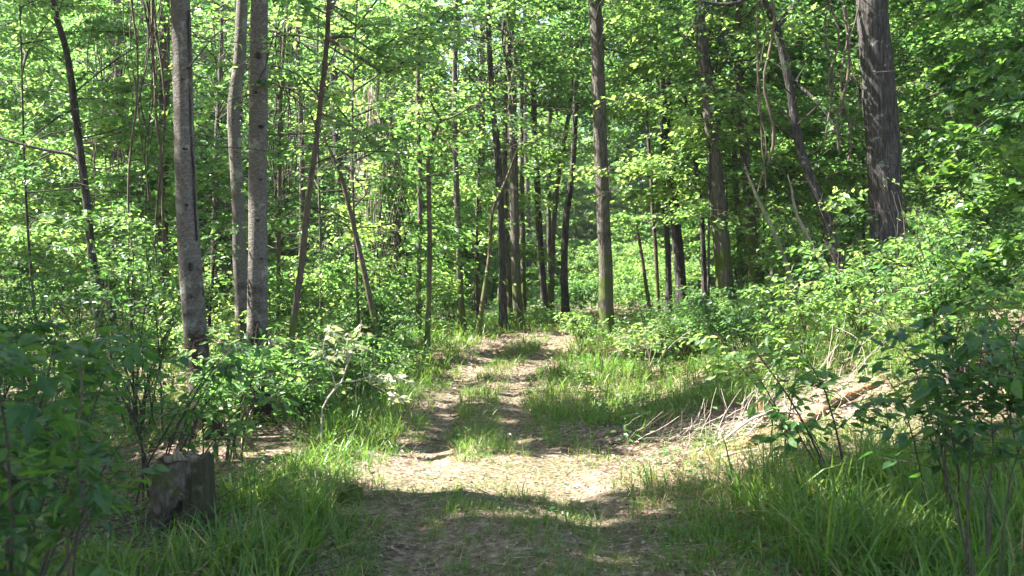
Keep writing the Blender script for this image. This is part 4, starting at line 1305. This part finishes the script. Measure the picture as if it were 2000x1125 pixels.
def grass_zone(x, y):
    """density, length, straw share for grass at (x, y)"""
    u = x - path_x(y)
    au = np.abs(u)
    d = np.zeros(len(x))
    l = np.full(len(x), .2)
    st = np.full(len(x), .12)
    nse = noise2(x, y, 2.3)
    ns2 = noise2(x, y, 5.5, 3)
    sun_band = (y > 7.6) & (y < 8.9)
    hw = half_w(y)
    q = au / hw
    mid = q < np.where(y < 7.4, .62, .38)
    d = np.where(mid, np.where(sun_band, .6, np.where(y < 7.6, 3.2, 2.8)) * (.25 + ns2), d)
    l = np.where(mid, np.where(sun_band, .10, np.where(y < 7.6, .13, .2)), l)
    st = np.where(mid, np.where(sun_band, .65, .22), st)
    rut = (q < .86) & ~mid
    d = np.where(rut, np.where(y < 7.5, 1.7, np.where(sun_band, .3, .12)) * ns2 ** 2, d)
    l = np.where(rut, .10, l)
    st = np.where(rut, .35, st)
    vg = (q >= .86)
    d = np.where(vg, .9 * ns2 + .35, d)
    l = np.where(vg, .19, l)
    L_ = u <= -hw - .2
    d = np.where(L_, np.where(y < 7.2, np.where(x > -2.35, 1.0, np.where(y < 5.4, .75, .10)), np.where(y < 12, np.where(x > -2.0, 1.0, .12), np.where(u > -2.6, 1.0, .22))), d)
    l = np.where(L_, np.where(y < 9, .27, .30), l)
    d = np.where(L_ & (np.abs(x + 2.05) < .35) & (y < 6.7) & (y > 5.4), .35, d)
    l = np.where(L_ & (y < 7) & (np.abs(x + 2.05) > .4), .30, l)
    patch = (y > 8.6) & (y < 9.7) & (x < -1.9)
    d = np.where(patch, .03, d)
    R_ = u >= hw + .2
    dr = np.where(y < 7.3, 1.15, np.where(y < 8.7, np.where(x < 1.7, .95, .6), np.where((y < 10.6) & (x < 3.6), .11, np.where(u < 5, 1.0, .3))))
    lr = np.where(y < 7.3, .48, np.where(y < 8.7, np.where(x < 1.7, .27, .2), .26))
    sr = np.where((y >= 6.9) & (y < 8.9), np.where(x < 1.7, .6, .4), np.where(y > 9, .14, .10))
    d = np.where(R_, dr, d)
    l = np.where(R_, lr, l)
    st = np.where(R_, sr, st)
    vgR = (u >= hw * .9) & (u < hw + .6) & (y < 9.5)
    st = np.where(vgR & (y > 6.4), .5, st)
    l = np.where(vgR, .2, l)
    d = d * np.clip(.35 + 1.0 * nse, 0, 1.3)
    return d, l * (.75 + .5 * ns2), st


rng = np.random.default_rng(77)
gm, dm = MB(), MB()
for y0, y1, cl, nb_, wd in ((2.9, 7.5, 165, 10, .0075), (7.5, 12, 140, 9, .0072), (12, 18, 80, 9, .0105), (18, 27, 34, 8, .015)):
    n = int(cl * (y1 ** 2 - y0 ** 2) * .56)
    y = np.sqrt(rng.uniform(y0 ** 2, y1 ** 2, n))
    x = rng.uniform(-.56, .56, n) * y
    d, l, st = grass_zone(x, y)
    k = rng.random(n) < d
    x, y, l, st = x[k], y[k], l[k], st[k]
    cs = rng.uniform(.6, 1.25, len(x))
    ct = rng.normal(0, .2, len(x)) + .25 + .35 * noise2(x, y, 1.1, 5)
    i = np.repeat(np.arange(len(x)), nb_)
    az = rng.random(len(i)) * 6.283
    off = np.abs(rng.normal(0, .035, len(i)))
    bx, by = x[i] + np.cos(az) * off, y[i] + np.sin(az) * off
    ln = l[i] * cs[i] * rng.uniform(.45, 1.2, len(i))
    lean = np.abs(rng.normal(.4, .4, len(i))) + .1
    w = wd * rng.uniform(.6, 1.3, len(i)) * np.clip(ln / .25, .5, 1.6)
    isd = rng.random(len(i)) < st[i] + .03
    g_ = ~isd
    tint = ct[i] + rng.normal(0, .12, len(i))
    blades(gm, bx[g_], by[g_], ln[g_], w[g_], lean[g_], az[g_], tint[g_])
    blades(dm, bx[isd], by[isd], ln[isd] * .9, w[isd] * .8, lean[isd] + .3, az[isd], rng.random(isd.sum()))
tag(gm.build("grass", [GRASS]), "long green woodland grass along both sides of the track", "grass", kind="stuff")
tag(dm.build("dry_grass", [STRAW]), "straw-coloured dry grass mixed into the sunny verges", "dry grass", kind="stuff")

# fallen leaves
mb = MB()
for y0, y1, cl, L0 in ((2.9, 9, 460, .038), (9, 16, 130, .06), (16, 30, 40, .085)):
    n = int(cl * (y1 ** 2 - y0 ** 2) * .56)
    y = np.sqrt(rng.uniform(y0 ** 2, y1 ** 2, n))
    x = rng.uniform(-.56, .56, n) * y
    au = np.abs(x - path_x(y))
    keep = rng.random(n) < np.where(au < 1.0, np.where(y > 14, .8, np.where((y > 7.4) & (y < 9.2), .2, .5)), .8)
    x, y = x[keep], y[keep]
    n = len(x)
    p = np.stack([x, y, ground_z(x, y) + .02 + np.abs(rng.normal(0, .012, n))], 1)
    a = rng.random(n) * 6.283
    ax = np.stack([np.cos(a), np.sin(a), rng.normal(0, .25, n)], 1)
    nr = np.stack([rng.normal(0, .35, n), rng.normal(0, .35, n), np.ones(n)], 1)
    L = L0 * rng.uniform(.5, 1.3, n)
    mb.leaves(p, ax, nr, L, L * rng.uniform(.4, .7, n), rng.random(n), 0, fold=.5)
tag(mb.build("leaf_litter", [DEADLEAF]), "brown and pinkish fallen leaves littering the forest floor", "leaf litter", kind="stuff")

# twig and straw crumbs on the track
mb = MB()
n = 4500
y = np.sqrt(rng.uniform(9, 20 ** 2, n))
x = path_x(y) + rng.uniform(-1.2, 1.2, n)
a = rng.random(n) * 6.283
l = rng.uniform(.03, .16, n)
z = ground_z(x, y) + .022
p0 = np.stack([x, y, z], 1)
dv = np.stack([np.cos(a) * l, np.sin(a) * l, np.zeros(n)], 1)
q = np.stack([p0 - dv / 2, p0 + rng.normal(0, .006, (n, 3)), p0 + dv / 2], 1)
q[:, :, 2] = ground_z(q[:, :, 0], q[:, :, 1]) + .022
mb.tubes(q, np.full((n, 3), .0016) * rng.uniform(.6, 1.8, (n, 1)), 3, 0, cap=False)
tag(mb.build("straw_litter", [TWIG_PALE]), "bits of straw and twig strewn on the track", "straw litter", kind="stuff")

# small weeds and ground cover
mb = MB()
for y0, y1, cl, L0, hh in ((3.2, 9, 26, .042, .16), (9, 16, 20, .055, .24), (16, 30, 11, .085, .4), (30, 60, 2.6, .16, .7)):
    n = int(cl * (y1 ** 2 - y0 ** 2) * .58)
    y = np.sqrt(rng.uniform(y0 ** 2, y1 ** 2, n))
    x = rng.uniform(-.58, .58, n) * y
    au = np.abs(x - path_x(y))
    keep = (rng.random(n) < np.where(au < 1.15, np.where(y < 27, .04, 1), .5 + .5 * noise2(x, y, 1.6, 2))) & ~((y > 8.6) & (y < 9.7) & (x < -1.9) & (rng.random(n) < .9))
    x, y = x[keep], y[keep]
    n = len(x)
    k = 9
    i = np.repeat(np.arange(n), k)
    H_ = hh * rng.uniform(.3, 1.2, n)
    a = rng.random(n * k) * 6.283
    off = L0 * rng.uniform(.2, 1.8, n * k)
    px_, py_ = x[i] + np.cos(a) * off, y[i] + np.sin(a) * off
    p = np.stack([px_, py_, ground_z(px_, py_) + H_[i] * rng.uniform(.15, 1, n * k) + .01], 1)
    ax = np.stack([np.cos(a), np.sin(a), rng.normal(.0, .3, n * k)], 1)
    nr = np.stack([rng.normal(0, .35, n * k), rng.normal(0, .35, n * k), np.ones(n * k)], 1)
    L = L0 * rng.uniform(.6, 1.5, n * k)
    mb.leaves(p, ax, nr, L, L * .55, np.clip(rng.normal(.45, .2, n)[i] + rng.normal(0, .1, n * k), 0, 1), 0)
tag(mb.build("ground_cover", [LEAF]), "small leafy weeds and seedlings covering the forest floor", "undergrowth", kind="stuff")

# ------------------------------------------------------------------ the faint haze between the trees
mb = MB()
hx, hy0, hy1, hz0, hz1 = 180, -70, 210, -3.0, 32.0
hv = np.array([(x, y, z) for z in (hz0, hz1) for y in (hy0, hy1) for x in (-hx, hx)])
mb.add(hv, [(0, 2, 3), (0, 3, 1), (4, 5, 7), (4, 7, 6), (0, 1, 5), (0, 5, 4), (2, 6, 7), (2, 7, 3), (0, 4, 6), (0, 6, 2), (1, 3, 7), (1, 7, 5)])
hm, hnt, hout = new_mat("haze_air")
pv = node(hnt, "ShaderNodeVolumePrincipled")
pv.inputs["Color"].default_value = (.93, .96, 1, 1)
pv.inputs["Density"].default_value = .0004
pv.inputs["Anisotropy"].default_value = .35
hnt.links.new(pv.outputs[0], hout.inputs["Volume"])
tag(mb.build("haze", [hm]), "thin bright haze in the air between the trees", "haze", kind="stuff")

nt_ = sum(len(o.data.polygons) for o in bpy.data.objects if o.type == 'MESH')
print("TRIS", nt_, "OBJS", len(bpy.data.objects))
